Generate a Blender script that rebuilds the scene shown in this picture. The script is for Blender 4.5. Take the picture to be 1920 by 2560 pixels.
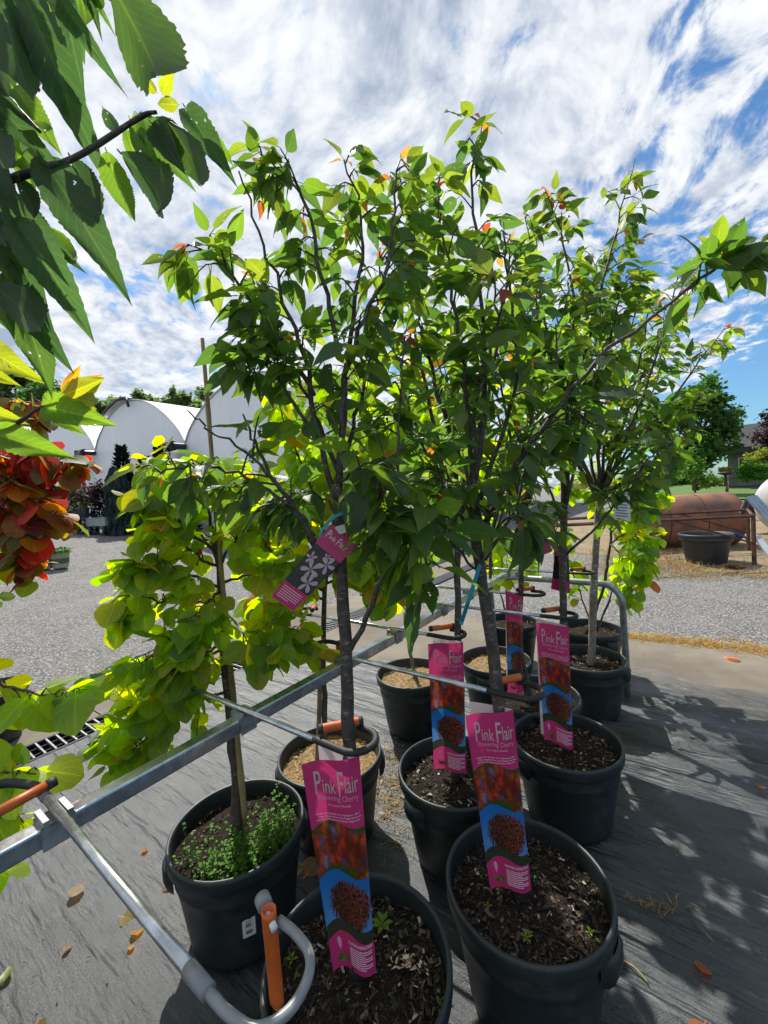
import bpy, math, random
import numpy as np
from mathutils import Matrix, Vector

for o in list(bpy.data.objects):
    bpy.data.objects.remove(o, do_unlink=True)
SC = bpy.context.scene
COL = SC.collection
R = math.radians

# ------------------------------------------------------------------ camera
F_PX, PITCH, ROLL, CAM_H = 1027.0, R(2.2), R(3.5), 1.39     # focal length for a 1920 x 2560 frame


def ray(x, y):
    u = (x - 960) / F_PX
    v = (y - 1280) / F_PX
    c, s = math.cos(ROLL), math.sin(ROLL)
    u, v = c * u - s * v, s * u + c * v
    cp, sp = math.cos(PITCH), math.sin(PITCH)
    return np.array([u, cp - v * sp, -sp - v * cp])


CAM_POS = np.array([0.0, 0.0, CAM_H])


def atz(x, y, z=0.0):            # point of the place seen at (x, y), at height z
    d = ray(x, y)
    return CAM_POS + d * ((z - CAM_H) / d[2])


def aty(x, y, depth):            # point of the place seen at (x, y), 'depth' metres ahead
    d = ray(x, y)
    return CAM_POS + d * (depth / d[1])


def project(p):
    p = np.asarray(p, float) - CAM_POS
    cp, sp = math.cos(PITCH), math.sin(PITCH)
    fw = p[1] * cp - p[2] * sp
    up = p[1] * sp + p[2] * cp
    if fw < .05:
        return -9999, -9999
    u, v = p[0] / fw, -up / fw
    c, s = math.cos(-ROLL), math.sin(-ROLL)
    u, v = c * u - s * v, s * u + c * v
    return 960 + u * F_PX, 1280 + v * F_PX


cam = bpy.data.cameras.new('camera')
camo = bpy.data.objects.new('camera', cam)
COL.objects.link(camo)
cam.sensor_fit = 'VERTICAL'
cam.sensor_height = 36.0
cam.lens = F_PX / 2560 * 36.0
cam.clip_start = 0.02
cam.clip_end = 3000
_f = ray(960, 1280)
_r = ray(961, 1280) - ray(960, 1280)
_u = ray(960, 1279) - ray(960, 1280)
_f, _r, _u = [v / np.linalg.norm(v) for v in (_f, _r, _u)]
M = Matrix.Identity(4)
for i in range(3):
    M[i][0], M[i][1], M[i][2], M[i][3] = _r[i], _u[i], -_f[i], CAM_POS[i]
camo.matrix_world = M
SC.camera = camo

# ------------------------------------------------------------------ sky, sun, exposure
SUN_DIR = np.array([-0.206, 0.566, 0.799])
SUN_DIR /= np.linalg.norm(SUN_DIR)
SUN_EL = math.asin(SUN_DIR[2])
SUN_AZ = math.atan2(SUN_DIR[0], SUN_DIR[1])
world = bpy.data.worlds.new('World')
SC.world = world
world.use_nodes = True
nt = world.node_tree
nt.nodes.clear()


class NT:
    """tiny node-tree writer"""
    def __init__(self, tree):
        self.t = tree

    def n(self, typ, **kw):
        nd = self.t.nodes.new(typ)
        for k, v in kw.items():
            if k.startswith('i_'):
                key = k[2:]
                key = int(key) if key.isdigit() else key
                self.put(nd.inputs[key], v)
            else:
                setattr(nd, k, v)
        return nd

    def put(self, sock, v):
        if isinstance(v, bpy.types.NodeSocket):
            self.t.links.new(v, sock)
        elif isinstance(v, bpy.types.Node):
            self.t.links.new(v.outputs[0], sock)
        else:
            if sock.type == 'RGBA' and hasattr(v, '__len__') and len(v) == 3:
                v = (*v, 1)
            sock.default_value = v

    def math(self, op, a, b=None, c=None, clamp=False):
        nd = self.t.nodes.new('ShaderNodeMath')
        nd.operation = op
        nd.use_clamp = clamp
        self.put(nd.inputs[0], a)
        if b is not None:
            self.put(nd.inputs[1], b)
        if c is not None:
            self.put(nd.inputs[2], c)
        return nd.outputs[0]

    def vmath(self, op, a, b=None):
        nd = self.t.nodes.new('ShaderNodeVectorMath')
        nd.operation = op
        self.put(nd.inputs[0], a)
        if b is not None:
            self.put(nd.inputs[1], b)
        return nd.outputs[0]

    def mix(self, fac, a, b, blend='MIX'):
        nd = self.t.nodes.new('ShaderNodeMix')
        nd.data_type = 'RGBA'
        nd.blend_type = blend
        self.put(nd.inputs[0], fac)
        self.put(nd.inputs[6], a)
        self.put(nd.inputs[7], b)
        return nd.outputs[2]

    def noise(self, vec, scale, detail=3, rough=.55, dist=0.0, out=0):
        nd = self.t.nodes.new('ShaderNodeTexNoise')
        if vec is not None:
            self.put(nd.inputs['Vector'], vec)
        nd.inputs['Scale'].default_value = scale
        nd.inputs['Detail'].default_value = detail
        nd.inputs['Roughness'].default_value = rough
        nd.inputs['Distortion'].default_value = dist
        return nd.outputs[out]

    def voro(self, vec, scale, feature='F1', out=0, rnd=1.0):
        nd = self.t.nodes.new('ShaderNodeTexVoronoi')
        nd.feature = feature
        if vec is not None:
            self.put(nd.inputs['Vector'], vec)
        nd.inputs['Scale'].default_value = scale
        nd.inputs['Randomness'].default_value = rnd
        return nd.outputs[out]

    def ramp(self, fac, stops, interp='LINEAR'):
        nd = self.t.nodes.new('ShaderNodeValToRGB')
        nd.color_ramp.interpolation = interp
        el = nd.color_ramp.elements
        while len(el) > 1:
            el.remove(el[-1])
        el[0].position = stops[0][0]
        el[0].color = self._c(stops[0][1])
        for p, c in stops[1:]:
            e = el.new(p)
            e.color = self._c(c)
        self.put(nd.inputs[0], fac)
        return nd.outputs[0]

    @staticmethod
    def _c(c):
        if not hasattr(c, '__len__'):
            return (c, c, c, 1)
        return (*c, 1) if len(c) == 3 else c

    def sep(self, v):
        nd = self.t.nodes.new('ShaderNodeSeparateXYZ')
        self.put(nd.inputs[0], v)
        return nd.outputs[0], nd.outputs[1], nd.outputs[2]

    def comb(self, x, y, z):
        nd = self.t.nodes.new('ShaderNodeCombineXYZ')
        self.put(nd.inputs[0], x)
        self.put(nd.inputs[1], y)
        self.put(nd.inputs[2], z)
        return nd.outputs[0]

    def smooth(self, x, lo, hi):
        nd = self.t.nodes.new('ShaderNodeMapRange')
        nd.interpolation_type = 'SMOOTHSTEP'
        self.put(nd.inputs[0], x)
        nd.inputs[1].default_value = lo
        nd.inputs[2].default_value = hi
        return nd.outputs[0]

    def bump(self, h, strength=.3, dist=.01):
        nd = self.t.nodes.new('ShaderNodeBump')
        nd.inputs['Strength'].default_value = strength
        nd.inputs['Distance'].default_value = dist
        self.put(nd.inputs['Height'], h)
        return nd.outputs[0]


w = NT(nt)
sky = w.n('ShaderNodeTexSky', sky_type='NISHITA', sun_disc=False, sun_elevation=SUN_EL, sun_rotation=SUN_AZ,
          air_density=1.15, dust_density=.5, ozone_density=1.6)
tc = w.n('ShaderNodeTexCoord')
dx, dy, dz = w.sep(tc.outputs['Generated'])
dzc = w.math('MAXIMUM', w.math('ADD', dz, .16), .03)
cx = w.math('DIVIDE', dx, dzc)
cy = w.math('DIVIDE', dy, dzc)
# a deck of altocumulus whose streets run away from the camera
warp = w.noise(w.comb(cx, w.math('MULTIPLY', cy, .7), 3.7), 1.4, 2, .55, out=1)
wx, wy, wz = w.sep(warp)
px_ = w.math('ADD', cx, w.math('MULTIPLY', w.math('SUBTRACT', wx, .5), .55))
py_ = w.math('ADD', cy, w.math('MULTIPLY', w.math('SUBTRACT', wy, .5), .55))
streets = w.noise(w.comb(px_, w.math('MULTIPLY', py_, .50), 4.4), 2.6, 3, .5)
puffs = w.noise(w.comb(px_, w.math('MULTIPLY', py_, .85), 8.2), 10.0, 6, .60)
wisps = w.noise(w.comb(w.math('MULTIPLY', px_, 1.0), w.math('MULTIPLY', py_, .9), 21.0), 17.0, 3, .62)
dens = w.math('ADD', w.math('MULTIPLY', streets, .85), w.math('MULTIPLY', puffs, .95))
dens = w.math('ADD', dens, w.math('MULTIPLY', wisps, .28))
# the deck ends away to the right of the view, where the sky is clear down to the horizon
edge = w.smooth(w.math('SUBTRACT', cx, w.math('MULTIPLY', cy, .30)), .75, 1.9)
dens = w.math('SUBTRACT', dens, w.math('MULTIPLY', edge, .75))
mask = w.smooth(dens, .83, 1.04)
bil = w.noise(w.comb(px_, w.math('MULTIPLY', py_, .9), 17.0), 6.5, 5, .60)
shade2 = w.math('ADD', w.math('MULTIPLY', bil, .85), w.math('MULTIPLY', w.math('SUBTRACT', puffs, .5), .55))
shade2 = w.math('ADD', shade2, w.math('MULTIPLY', w.math('SUBTRACT', wisps, .5), .22))
ccol = w.ramp(shade2, [(.24, (1.9, 2.25, 2.8)), (.38, (3.0, 3.25, 3.7)), (.50, (4.1, 4.25, 4.45)), (.62, (4.85, 4.9, 4.95))])
skyc = w.mix(1.0, sky.outputs[0], (.30, .47, .60), 'MULTIPLY')
allc = w.mix(w.math('MULTIPLY', mask, .96), skyc, ccol)
# below the horizon: dull ground tone
hz = w.smooth(dz, -.06, 0.0)
allc = w.mix(hz, (1.2, 1.2, 1.15), allc)
bg = w.n('ShaderNodeBackground', i_Color=allc, i_Strength=.15)
outw = w.n('ShaderNodeOutputWorld', i_Surface=bg.outputs[0])
world.cycles.sampling_method = 'NONE'

sun = bpy.data.lights.new('sun', 'SUN')
sun.energy = 4.1
sun.angle = R(.53)
sun.color = (1.0, .955, .88)
suno = bpy.data.objects.new('sun', sun)
COL.objects.link(suno)
suno.rotation_euler = Vector(SUN_DIR).to_track_quat('Z', 'Y').to_euler()
suno.location = (-3, 4, 9)

vs = SC.view_settings
vs.view_transform = 'Standard'
vs.look = 'None'
vs.gamma = 1.0
vs.use_curve_mapping = False
vs.exposure = .56
SC.cycles.max_bounces = 6
SC.cycles.diffuse_bounces = 3
SC.cycles.glossy_bounces = 2
SC.cycles.transmission_bounces = 4
SC.cycles.transparent_max_bounces = 5
SC.cycles.use_adaptive_sampling = True
SC.cycles.adaptive_threshold = .02
SC.cycles.sample_clamp_indirect = 6.0
SC.cycles.caustics_reflective = False
SC.cycles.caustics_refractive = False

rng = random.Random(7)
NR = np.random.RandomState(11)

# ------------------------------------------------------------------ mesh helpers
ORG = {}


class MB:
    """collects verts / faces in world space; build() links them as one mesh object"""
    def __init__(self):
        self.v, self.f, self.uv, self.col, self.mi = [], [], [], [], []

    def add(self, verts, faces, uv=None, col=None, mi=0):
        b = len(self.v)
        self.v += [tuple(p) for p in verts]
        self.f += [tuple(i + b for i in f) for f in faces]
        self.mi += [mi] * len(faces)
        if uv is not None:
            self.uv += [tuple(q) for q in uv]
        else:
            self.uv += [(0, 0)] * len(verts)
        if col is not None:
            self.col += [tuple(col)] * len(verts)
        else:
            self.col += [(1, 1, 1)] * len(verts)

    def box(self, c, s, rot=None, mi=0, taper=1.0):
        hx, hy, hz = s[0] / 2, s[1] / 2, s[2] / 2
        vs_ = [(-hx, -hy, -hz), (hx, -hy, -hz), (hx, hy, -hz), (-hx, hy, -hz),
               (-hx * taper, -hy * taper, hz), (hx * taper, -hy * taper, hz), (hx * taper, hy * taper, hz), (-hx * taper, hy * taper, hz)]
        P = np.array(vs_)
        if rot is not None:
            P = P @ np.array(rot).T
        P = P + np.array(c)
        self.add(P, [(3, 2, 1, 0), (4, 5, 6, 7), (0, 1, 5, 4), (1, 2, 6, 5), (2, 3, 7, 6), (3, 0, 4, 7)], mi=mi)

    def tube(self, pts, rad, n=8, cap=True, mi=0, col=None):
        P = np.array(pts, float)
        m = len(P)
        rad = np.full(m, rad) if np.isscalar(rad) else np.array(rad, float)
        T = np.zeros_like(P)
        T[1:-1] = P[2:] - P[:-2]
        T[0] = P[1] - P[0]
        T[-1] = P[-1] - P[-2]
        T /= np.linalg.norm(T, axis=1)[:, None] + 1e-12
        ref = np.array([0, 0, 1.0]) if abs(T[0][2]) < .9 else np.array([1.0, 0, 0])
        U = np.cross(T[0], ref)
        U /= np.linalg.norm(U)
        vs_, uv = [], []
        ln = 0
        for i in range(m):
            if i:
                U = U - T[i] * (U @ T[i])
                U /= np.linalg.norm(U) + 1e-12
                ln += np.linalg.norm(P[i] - P[i - 1])
            W = np.cross(T[i], U)
            for k in range(n):
                a = 2 * math.pi * k / n
                vs_.append(P[i] + rad[i] * (math.cos(a) * U + math.sin(a) * W))
                uv.append((k / n, ln))
        fs = []
        for i in range(m - 1):
            for k in range(n):
                k2 = (k + 1) % n
                fs.append((i * n + k, i * n + k2, (i + 1) * n + k2, (i + 1) * n + k))
        if cap:
            fs.append(tuple(reversed(range(n))))
            fs.append(tuple(range((m - 1) * n, m * n)))
        self.add(vs_, fs, uv, col=col, mi=mi)

    def lathe(self, prof, n=32, c=(0, 0, 0), mi=0, close=False, sq=(1, 1)):
        vs_, fs, uv = [], [], []
        m = len(prof)
        for i, (r, z) in enumerate(prof):
            for k in range(n):
                a = 2 * math.pi * k / n
                vs_.append((c[0] + r * sq[0] * math.cos(a), c[1] + r * sq[1] * math.sin(a), c[2] + z))
                uv.append((k / n, z))
        for i in range(m - 1 if not close else m):
            j = (i + 1) % m
            for k in range(n):
                k2 = (k + 1) % n
                fs.append((i * n + k, i * n + k2, j * n + k2, j * n + k))
        self.add(vs_, fs, uv, mi=mi)

    def disc(self, prof_r, n, c, mi=0, flip=False):
        vs_ = [(c[0], c[1], c[2])] + [(c[0] + prof_r * math.cos(2 * math.pi * k / n), c[1] + prof_r * math.sin(2 * math.pi * k / n), c[2]) for k in range(n)]
        fs = [(0, 1 + k, 1 + (k + 1) % n) for k in range(n)]
        if flip:
            fs = [tuple(reversed(f)) for f in fs]
        self.add(vs_, fs, mi=mi)

    def grid(self, fn, us, vs2, mi=0, flip=False):
        vs_, fs, uv = [], [], []
        for u in us:
            for v in vs2:
                vs_.append(fn(u, v))
                uv.append((u, v))
        nv = len(vs2)
        for i in range(len(us) - 1):
            for j in range(nv - 1):
                f = (i * nv + j, (i + 1) * nv + j, (i + 1) * nv + j + 1, i * nv + j + 1)
                fs.append(tuple(reversed(f)) if flip else f)
        self.add(vs_, fs, uv, mi=mi)

    def mesh(self, name, mats, smooth=False, off=(0, 0, 0)):
        me = bpy.data.meshes.new(name)
        V = np.array(self.v, float) - np.array(off)
        me.from_pydata(V.tolist(), [], self.f)
        mats = mats if isinstance(mats, (list, tuple)) else [mats]
        for m_ in mats:
            me.materials.append(m_)
        if len(mats) > 1:
            me.polygons.foreach_set('material_index', self.mi)
        li = np.zeros(len(me.loops), dtype=np.int32)
        me.loops.foreach_get('vertex_index', li)
        uvl = me.uv_layers.new(name='UVMap')
        uvl.data.foreach_set('uv', np.array(self.uv, dtype=np.float32)[li].ravel())
        ca = me.color_attributes.new('Col', 'FLOAT_COLOR', 'POINT')
        ca.data.foreach_set('color', np.c_[np.array(self.col, dtype=np.float32), np.ones(len(self.v), dtype=np.float32)].ravel())
        if smooth:
            me.polygons.foreach_set('use_smooth', [True] * len(me.polygons))
        me.update()
        return me

    def build(self, name, mats, parent=None, smooth=False, origin=None):
        off = np.array(ORG[parent.name]) if parent is not None else (np.array(origin) if origin is not None else np.zeros(3))
        me = self.mesh(name, mats, smooth, off)
        o = bpy.data.objects.new(name, me)
        COL.objects.link(o)
        if parent is not None:
            o.parent = parent
        else:
            o.location = off
        ORG[o.name] = off
        return o


def thing(name, label, cat, loc=(0, 0, 0), group=None):
    o = bpy.data.objects.new(name, None)
    o.empty_display_size = .1
    COL.objects.link(o)
    o.location = loc
    ORG[o.name] = np.array(loc, float)
    tag(o, label, cat, group)
    return o


def tag(o, label=None, cat=None, group=None, kind=None):
    if label:
        o['label'] = label
    if cat:
        o['category'] = cat
    if group:
        o['group'] = group
    if kind:
        o['kind'] = kind
    return o


def rotz(a):
    c, s = math.cos(a), math.sin(a)
    return np.array([[c, -s, 0], [s, c, 0], [0, 0, 1.0]])


def spline(pts, n):
    """Catmull-Rom through pts, n samples"""
    P = np.array(pts, float)
    if len(P) == 2:
        return np.array([P[0] + (P[1] - P[0]) * t for t in np.linspace(0, 1, n)])
    Q = np.vstack([2 * P[0] - P[1], P, 2 * P[-1] - P[-2]])
    out = []
    m = len(P) - 1
    for t in np.linspace(0, m, n):
        i = min(int(t), m - 1)
        u = t - i
        p0, p1, p2, p3 = Q[i], Q[i + 1], Q[i + 2], Q[i + 3]
        out.append(.5 * ((2 * p1) + (-p0 + p2) * u + (2 * p0 - 5 * p1 + 4 * p2 - p3) * u * u + (-p0 + 3 * p1 - 3 * p2 + p3) * u ** 3))
    return np.array(out)


# the yard's own axes: AX runs along rack and drain, NX across them (away to the greenhouses)
AX = np.array([.583, .812, 0.0])
AX /= np.linalg.norm(AX)
NX = np.array([-AX[1], AX[0], 0.0])


def an(a, n, z=0.0):
    return AX * a + NX * n + np.array([0, 0, z])


def to_an(p):
    return float(np.dot(p[:2], AX[:2])), float(np.dot(p[:2], NX[:2]))


def terrain(a, n):               # the lot falls towards the trench drain
    return .07 * min(max(0.0, n - 3.75), 30.0)


def at_ground(x, y):
    d = ray(x, y)
    for t in np.arange(.8, 70, .02):
        q = CAM_POS + d * t
        aa, nn = to_an(q)
        if q[2] <= terrain(aa, nn):
            return q
    return q


YARD = R(math.degrees(math.atan2(AX[1], AX[0])))   # heading of AX


# ------------------------------------------------------------------ materials
def new_mat(name):
    m_ = bpy.data.materials.new(name)
    m_.use_nodes = True
    t = m_.node_tree
    t.nodes.clear()
    k = NT(t)
    out = k.n('ShaderNodeOutputMaterial')
    return m_, k, out


def pbr(name, col, rough=.6, metal=0.0, noise=None, bump=None, spec=.5, coat=0.0, ncol=None, obj=True):
    """principled with optional two-tone noise (scale, amount) and noise bump (scale, strength, dist)"""
    m_, k, out = new_mat(name)
    tcn = k.n('ShaderNodeTexCoord')
    vec = tcn.outputs['Object']
    c = col
    if noise:
        f = k.noise(vec, noise[0], 5, .6)
        f = k.smooth(f, .35, .68)
        dark = ncol if ncol is not None else tuple(x * (1 - noise[1]) for x in col)
        c = k.mix(f, dark, col)
    p = k.n('ShaderNodeBsdfPrincipled', i_Metallic=metal)
    k.put(p.inputs['Base Color'], c)
    if noise:
        rr = k.math('ADD', rough, k.math('MULTIPLY', k.math('SUBTRACT', k.noise(vec, noise[0] * 2.3, 4), .5), .25))
        k.put(p.inputs['Roughness'], rr)
    else:
        p.inputs['Roughness'].default_value = rough
    p.inputs['Specular IOR Level'].default_value = spec
    p.inputs['Coat Weight'].default_value = coat
    if bump:
        k.put(p.inputs['Normal'], k.bump(k.noise(vec, bump[0], 4, .6), bump[1], bump[2]))
    k.put(out.inputs[0], p.outputs[0])
    return m_


def leaf_mat(name, source, trans=.52, rough=.42, vein_n=9.0, boost=2.1, sat=1.12, gloss=.05, veiny=.55, heart=False, ttint=(1, 1, 1)):
    """leaf blade: diffuse + translucent + a waxy sheen, veins from the blade's UV; tint from the object or the 'Col' attribute"""
    m_, k, out = new_mat(name)
    if source == 'object':
        oi = k.n('ShaderNodeObjectInfo')
        base = oi.outputs['Color']
    else:
        at_ = k.n('ShaderNodeVertexColor', layer_name='Col')
        base = at_.outputs[0]
    uvn = k.n('ShaderNodeUVMap')
    u, v, _ = k.sep(uvn.outputs[0])           # u -1..1 across, v 0..1 along
    au = k.math('ABSOLUTE', u)
    if heart:
        ang = k.math('ARCTAN2', au, k.math('ADD', k.math('MULTIPLY', v, 1.3), .02))
        saw = k.math('ABSOLUTE', k.math('SUBTRACT', k.math('FRACT', k.math('MULTIPLY', ang, 2.9)), .5))
        side = k.math('SUBTRACT', 1.0, k.smooth(saw, .0, .085))
    else:
        ph = k.math('MULTIPLY', k.math('SUBTRACT', v, k.math('MULTIPLY', au, .23)), vein_n)
        saw = k.math('ABSOLUTE', k.math('SUBTRACT', k.math('FRACT', ph), .5))
        side = k.math('SUBTRACT', 1.0, k.smooth(saw, .0, .10))
    mid = k.math('SUBTRACT', 1.0, k.smooth(au, .015, .07))
    vein = k.math('MAXIMUM', mid, k.math('MULTIPLY', side, .6))
    tcn = k.n('ShaderNodeTexCoord')
    mott = k.noise(tcn.outputs['Object'], 28.0, 4, .6)
    base = k.mix(k.math('MULTIPLY', k.smooth(mott, .38, .72), .35), base, k.mix(1.0, base, (1.35, 1.22, .75), 'MULTIPLY'))
    refl = k.mix(k.math('MULTIPLY', vein, veiny), base, k.mix(1.0, base, (1.9, 1.7, 1.45), 'MULTIPLY'))
    hsv = k.n('ShaderNodeHueSaturation', i_Saturation=sat, i_Value=boost, i_Color=k.mix(1.0, refl, ttint, 'MULTIPLY'))
    nrm = k.bump(k.math('SUBTRACT', 1.0, vein), .35, .0015)
    d = k.n('ShaderNodeBsdfDiffuse', i_Color=refl, i_Normal=nrm)
    t = k.n('ShaderNodeBsdfTranslucent', i_Color=hsv.outputs[0])
    mx = k.n('ShaderNodeMixShader', i_0=trans, i_1=d.outputs[0], i_2=t.outputs[0])
    g = k.n('ShaderNodeBsdfAnisotropic') if False else k.n('ShaderNodeBsdfGlossy', i_Roughness=rough, i_Normal=nrm)
    lw_ = k.n('ShaderNodeLayerWeight', i_Blend=.5)
    fac = k.math('ADD', k.math('MULTIPLY', k.math('POWER', lw_.outputs['Facing'], 4.0), .13), gloss, clamp=True)
    mx2 = k.n('ShaderNodeMixShader', i_0=fac, i_1=mx.outputs[0], i_2=g.outputs[0])
    k.put(out.inputs[0], mx2.outputs[0])
    return m_


MT = {}
# --- bark
def bark_mat(name, c1, c2, lent=True):
    m_, k, out = new_mat(name)
    uvn = k.n('ShaderNodeUVMap')
    tcn = k.n('ShaderNodeTexCoord')
    u, v, _ = k.sep(uvn.outputs[0])
    vec = k.comb(k.math('MULTIPLY', u, 3.0), k.math('MULTIPLY', v, 120.0), 0.0)
    band = k.noise(vec, 1.0, 3, .6)
    mott = k.noise(tcn.outputs['Object'], 45.0, 5, .65)
    c = k.mix(k.smooth(mott, .35, .7), c1, c2)
    if lent:
        c = k.mix(k.math('MULTIPLY', k.smooth(band, .58, .66), .8), c, tuple(min(1, x * 2.6) for x in c2))
    p = k.n('ShaderNodeBsdfPrincipled')
    k.put(p.inputs['Base Color'], c)
    p.inputs['Roughness'].default_value = .62
    h = k.math('ADD', k.math('MULTIPLY', band, .6), mott)
    k.put(p.inputs['Normal'], k.bump(h, .5, .003))
    k.put(out.inputs[0], p.outputs[0])
    return m_


MT['bark'] = bark_mat('cherry_bark', (.040, .030, .025), (.10, .082, .072))
MT['bark_pale'] = bark_mat('pale_bark', (.13, .105, .085), (.26, .22, .185))
MT['bark_redbud'] = bark_mat('redbud_bark', (.05, .036, .030), (.11, .085, .07))
MT['twig'] = pbr('young_twig', (.085, .045, .030), .5, noise=(30, .5))
MT['bamboo'] = pbr('bamboo', (.40, .29, .12), .45, noise=(9, .45), bump=(40, .3, .002))
MT['stakewood'] = pbr('weathered_stake', (.30, .20, .11), .7, noise=(14, .5), bump=(60, .4, .002))
def pot_mat():
    m_, k, out = new_mat('black_nursery_plastic')
    tcn = k.n('ShaderNodeTexCoord')
    pos = tcn.outputs['Object']
    x, y, z = k.sep(pos)
    dustn = k.noise(pos, 7.0, 6, .68)
    scr = k.noise(k.comb(k.math('MULTIPLY', x, 6.0), k.math('MULTIPLY', y, 6.0), k.math('MULTIPLY', z, 60.0)), 2.0, 4, .7)
    fine = k.noise(pos, 150.0, 3, .6)
    c = k.mix(k.smooth(fine, .3, .7), (.012, .0165, .0175), (.022, .028, .029))
    c = k.mix(k.math('MULTIPLY', k.smooth(dustn, .50, .74), .55), c, (.075, .074, .068))
    c = k.mix(k.math('MULTIPLY', k.smooth(scr, .64, .72), .35), c, (.10, .10, .095))
    p = k.n('ShaderNodeBsdfPrincipled')
    k.put(p.inputs['Base Color'], c)
    k.put(p.inputs['Roughness'], k.math('ADD', .36, k.math('MULTIPLY', dustn, .22)))
    k.put(p.inputs['Normal'], k.bump(fine, .22, .0012))
    k.put(out.inputs[0], p.outputs[0])
    return m_


MT['pot'] = pot_mat()
MT['soil'] = pbr('dark_potting_mix', (.030, .021, .015), .95, noise=(60, .65), bump=(75, 1.0, .012), spec=.2)
MT['soil_tan'] = pbr('sandy_potting_mix', (.36, .24, .115), .95, noise=(50, .55), bump=(90, 1.0, .010), spec=.2)
MT['steel'] = pbr('galvanised_steel', (.66, .68, .69), .26, .9, noise=(22, .35), bump=(60, .08, .001))
MT['steel_dull'] = pbr('dull_galvanised_steel', (.42, .45, .45), .5, .75, noise=(30, .35))
MT['foam'] = pbr('black_foam_sleeve', (.017, .017, .018), .62, bump=(220, .3, .001))
MT['greytube'] = pbr('grey_plastic_tube', (.24, .25, .26), .33, noise=(30, .18))
MT['orange'] = pbr('orange_plastic_tube', (.62, .125, .018), .42, noise=(24, .3))
MT['orange_dark'] = pbr('orange_plastic_inside', (.5, .10, .015), .5)
MT['white'] = pbr('white_plastic', (.74, .74, .72), .45, noise=(40, .1))
MT['paper'] = pbr('white_paper', (.70, .69, .67), .6)
MT['teal'] = pbr('teal_plastic_band', (.015, .33, .42), .42)
MT['ink'] = pbr('black_ink', (.02, .02, .02), .6)
MT['textwhite'] = pbr('pale_print', (.80, .66, .70), .5)
MT['texttan'] = pbr('tan_print', (.55, .44, .42), .5)
MT['textdark'] = pbr('dark_print', (.10, .012, .05), .5)
MT['pinkprint'] = pbr('pale_pink_print', (.72, .30, .46), .5)
MT['rust'] = pbr('rusty_sheet_steel', (.36, .15, .075), .7, .1, noise=(2.2, .62), ncol=(.13, .080, .062), bump=(30, .25, .004))
MT['rustbar'] = pbr('rusty_bar', (.14, .065, .045), .8, .2, noise=(12, .5))
MT['dark'] = pbr('dark_shadow_gap', (.008, .008, .009), .9)
MT['iron'] = pbr('black_cast_grate', (.035, .035, .037), .55, .3, noise=(20, .4))
MT['ironbar'] = pbr('grey_grate_bar', (.33, .33, .34), .45, .5, noise=(26, .35))
MT['poly'] = None


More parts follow.
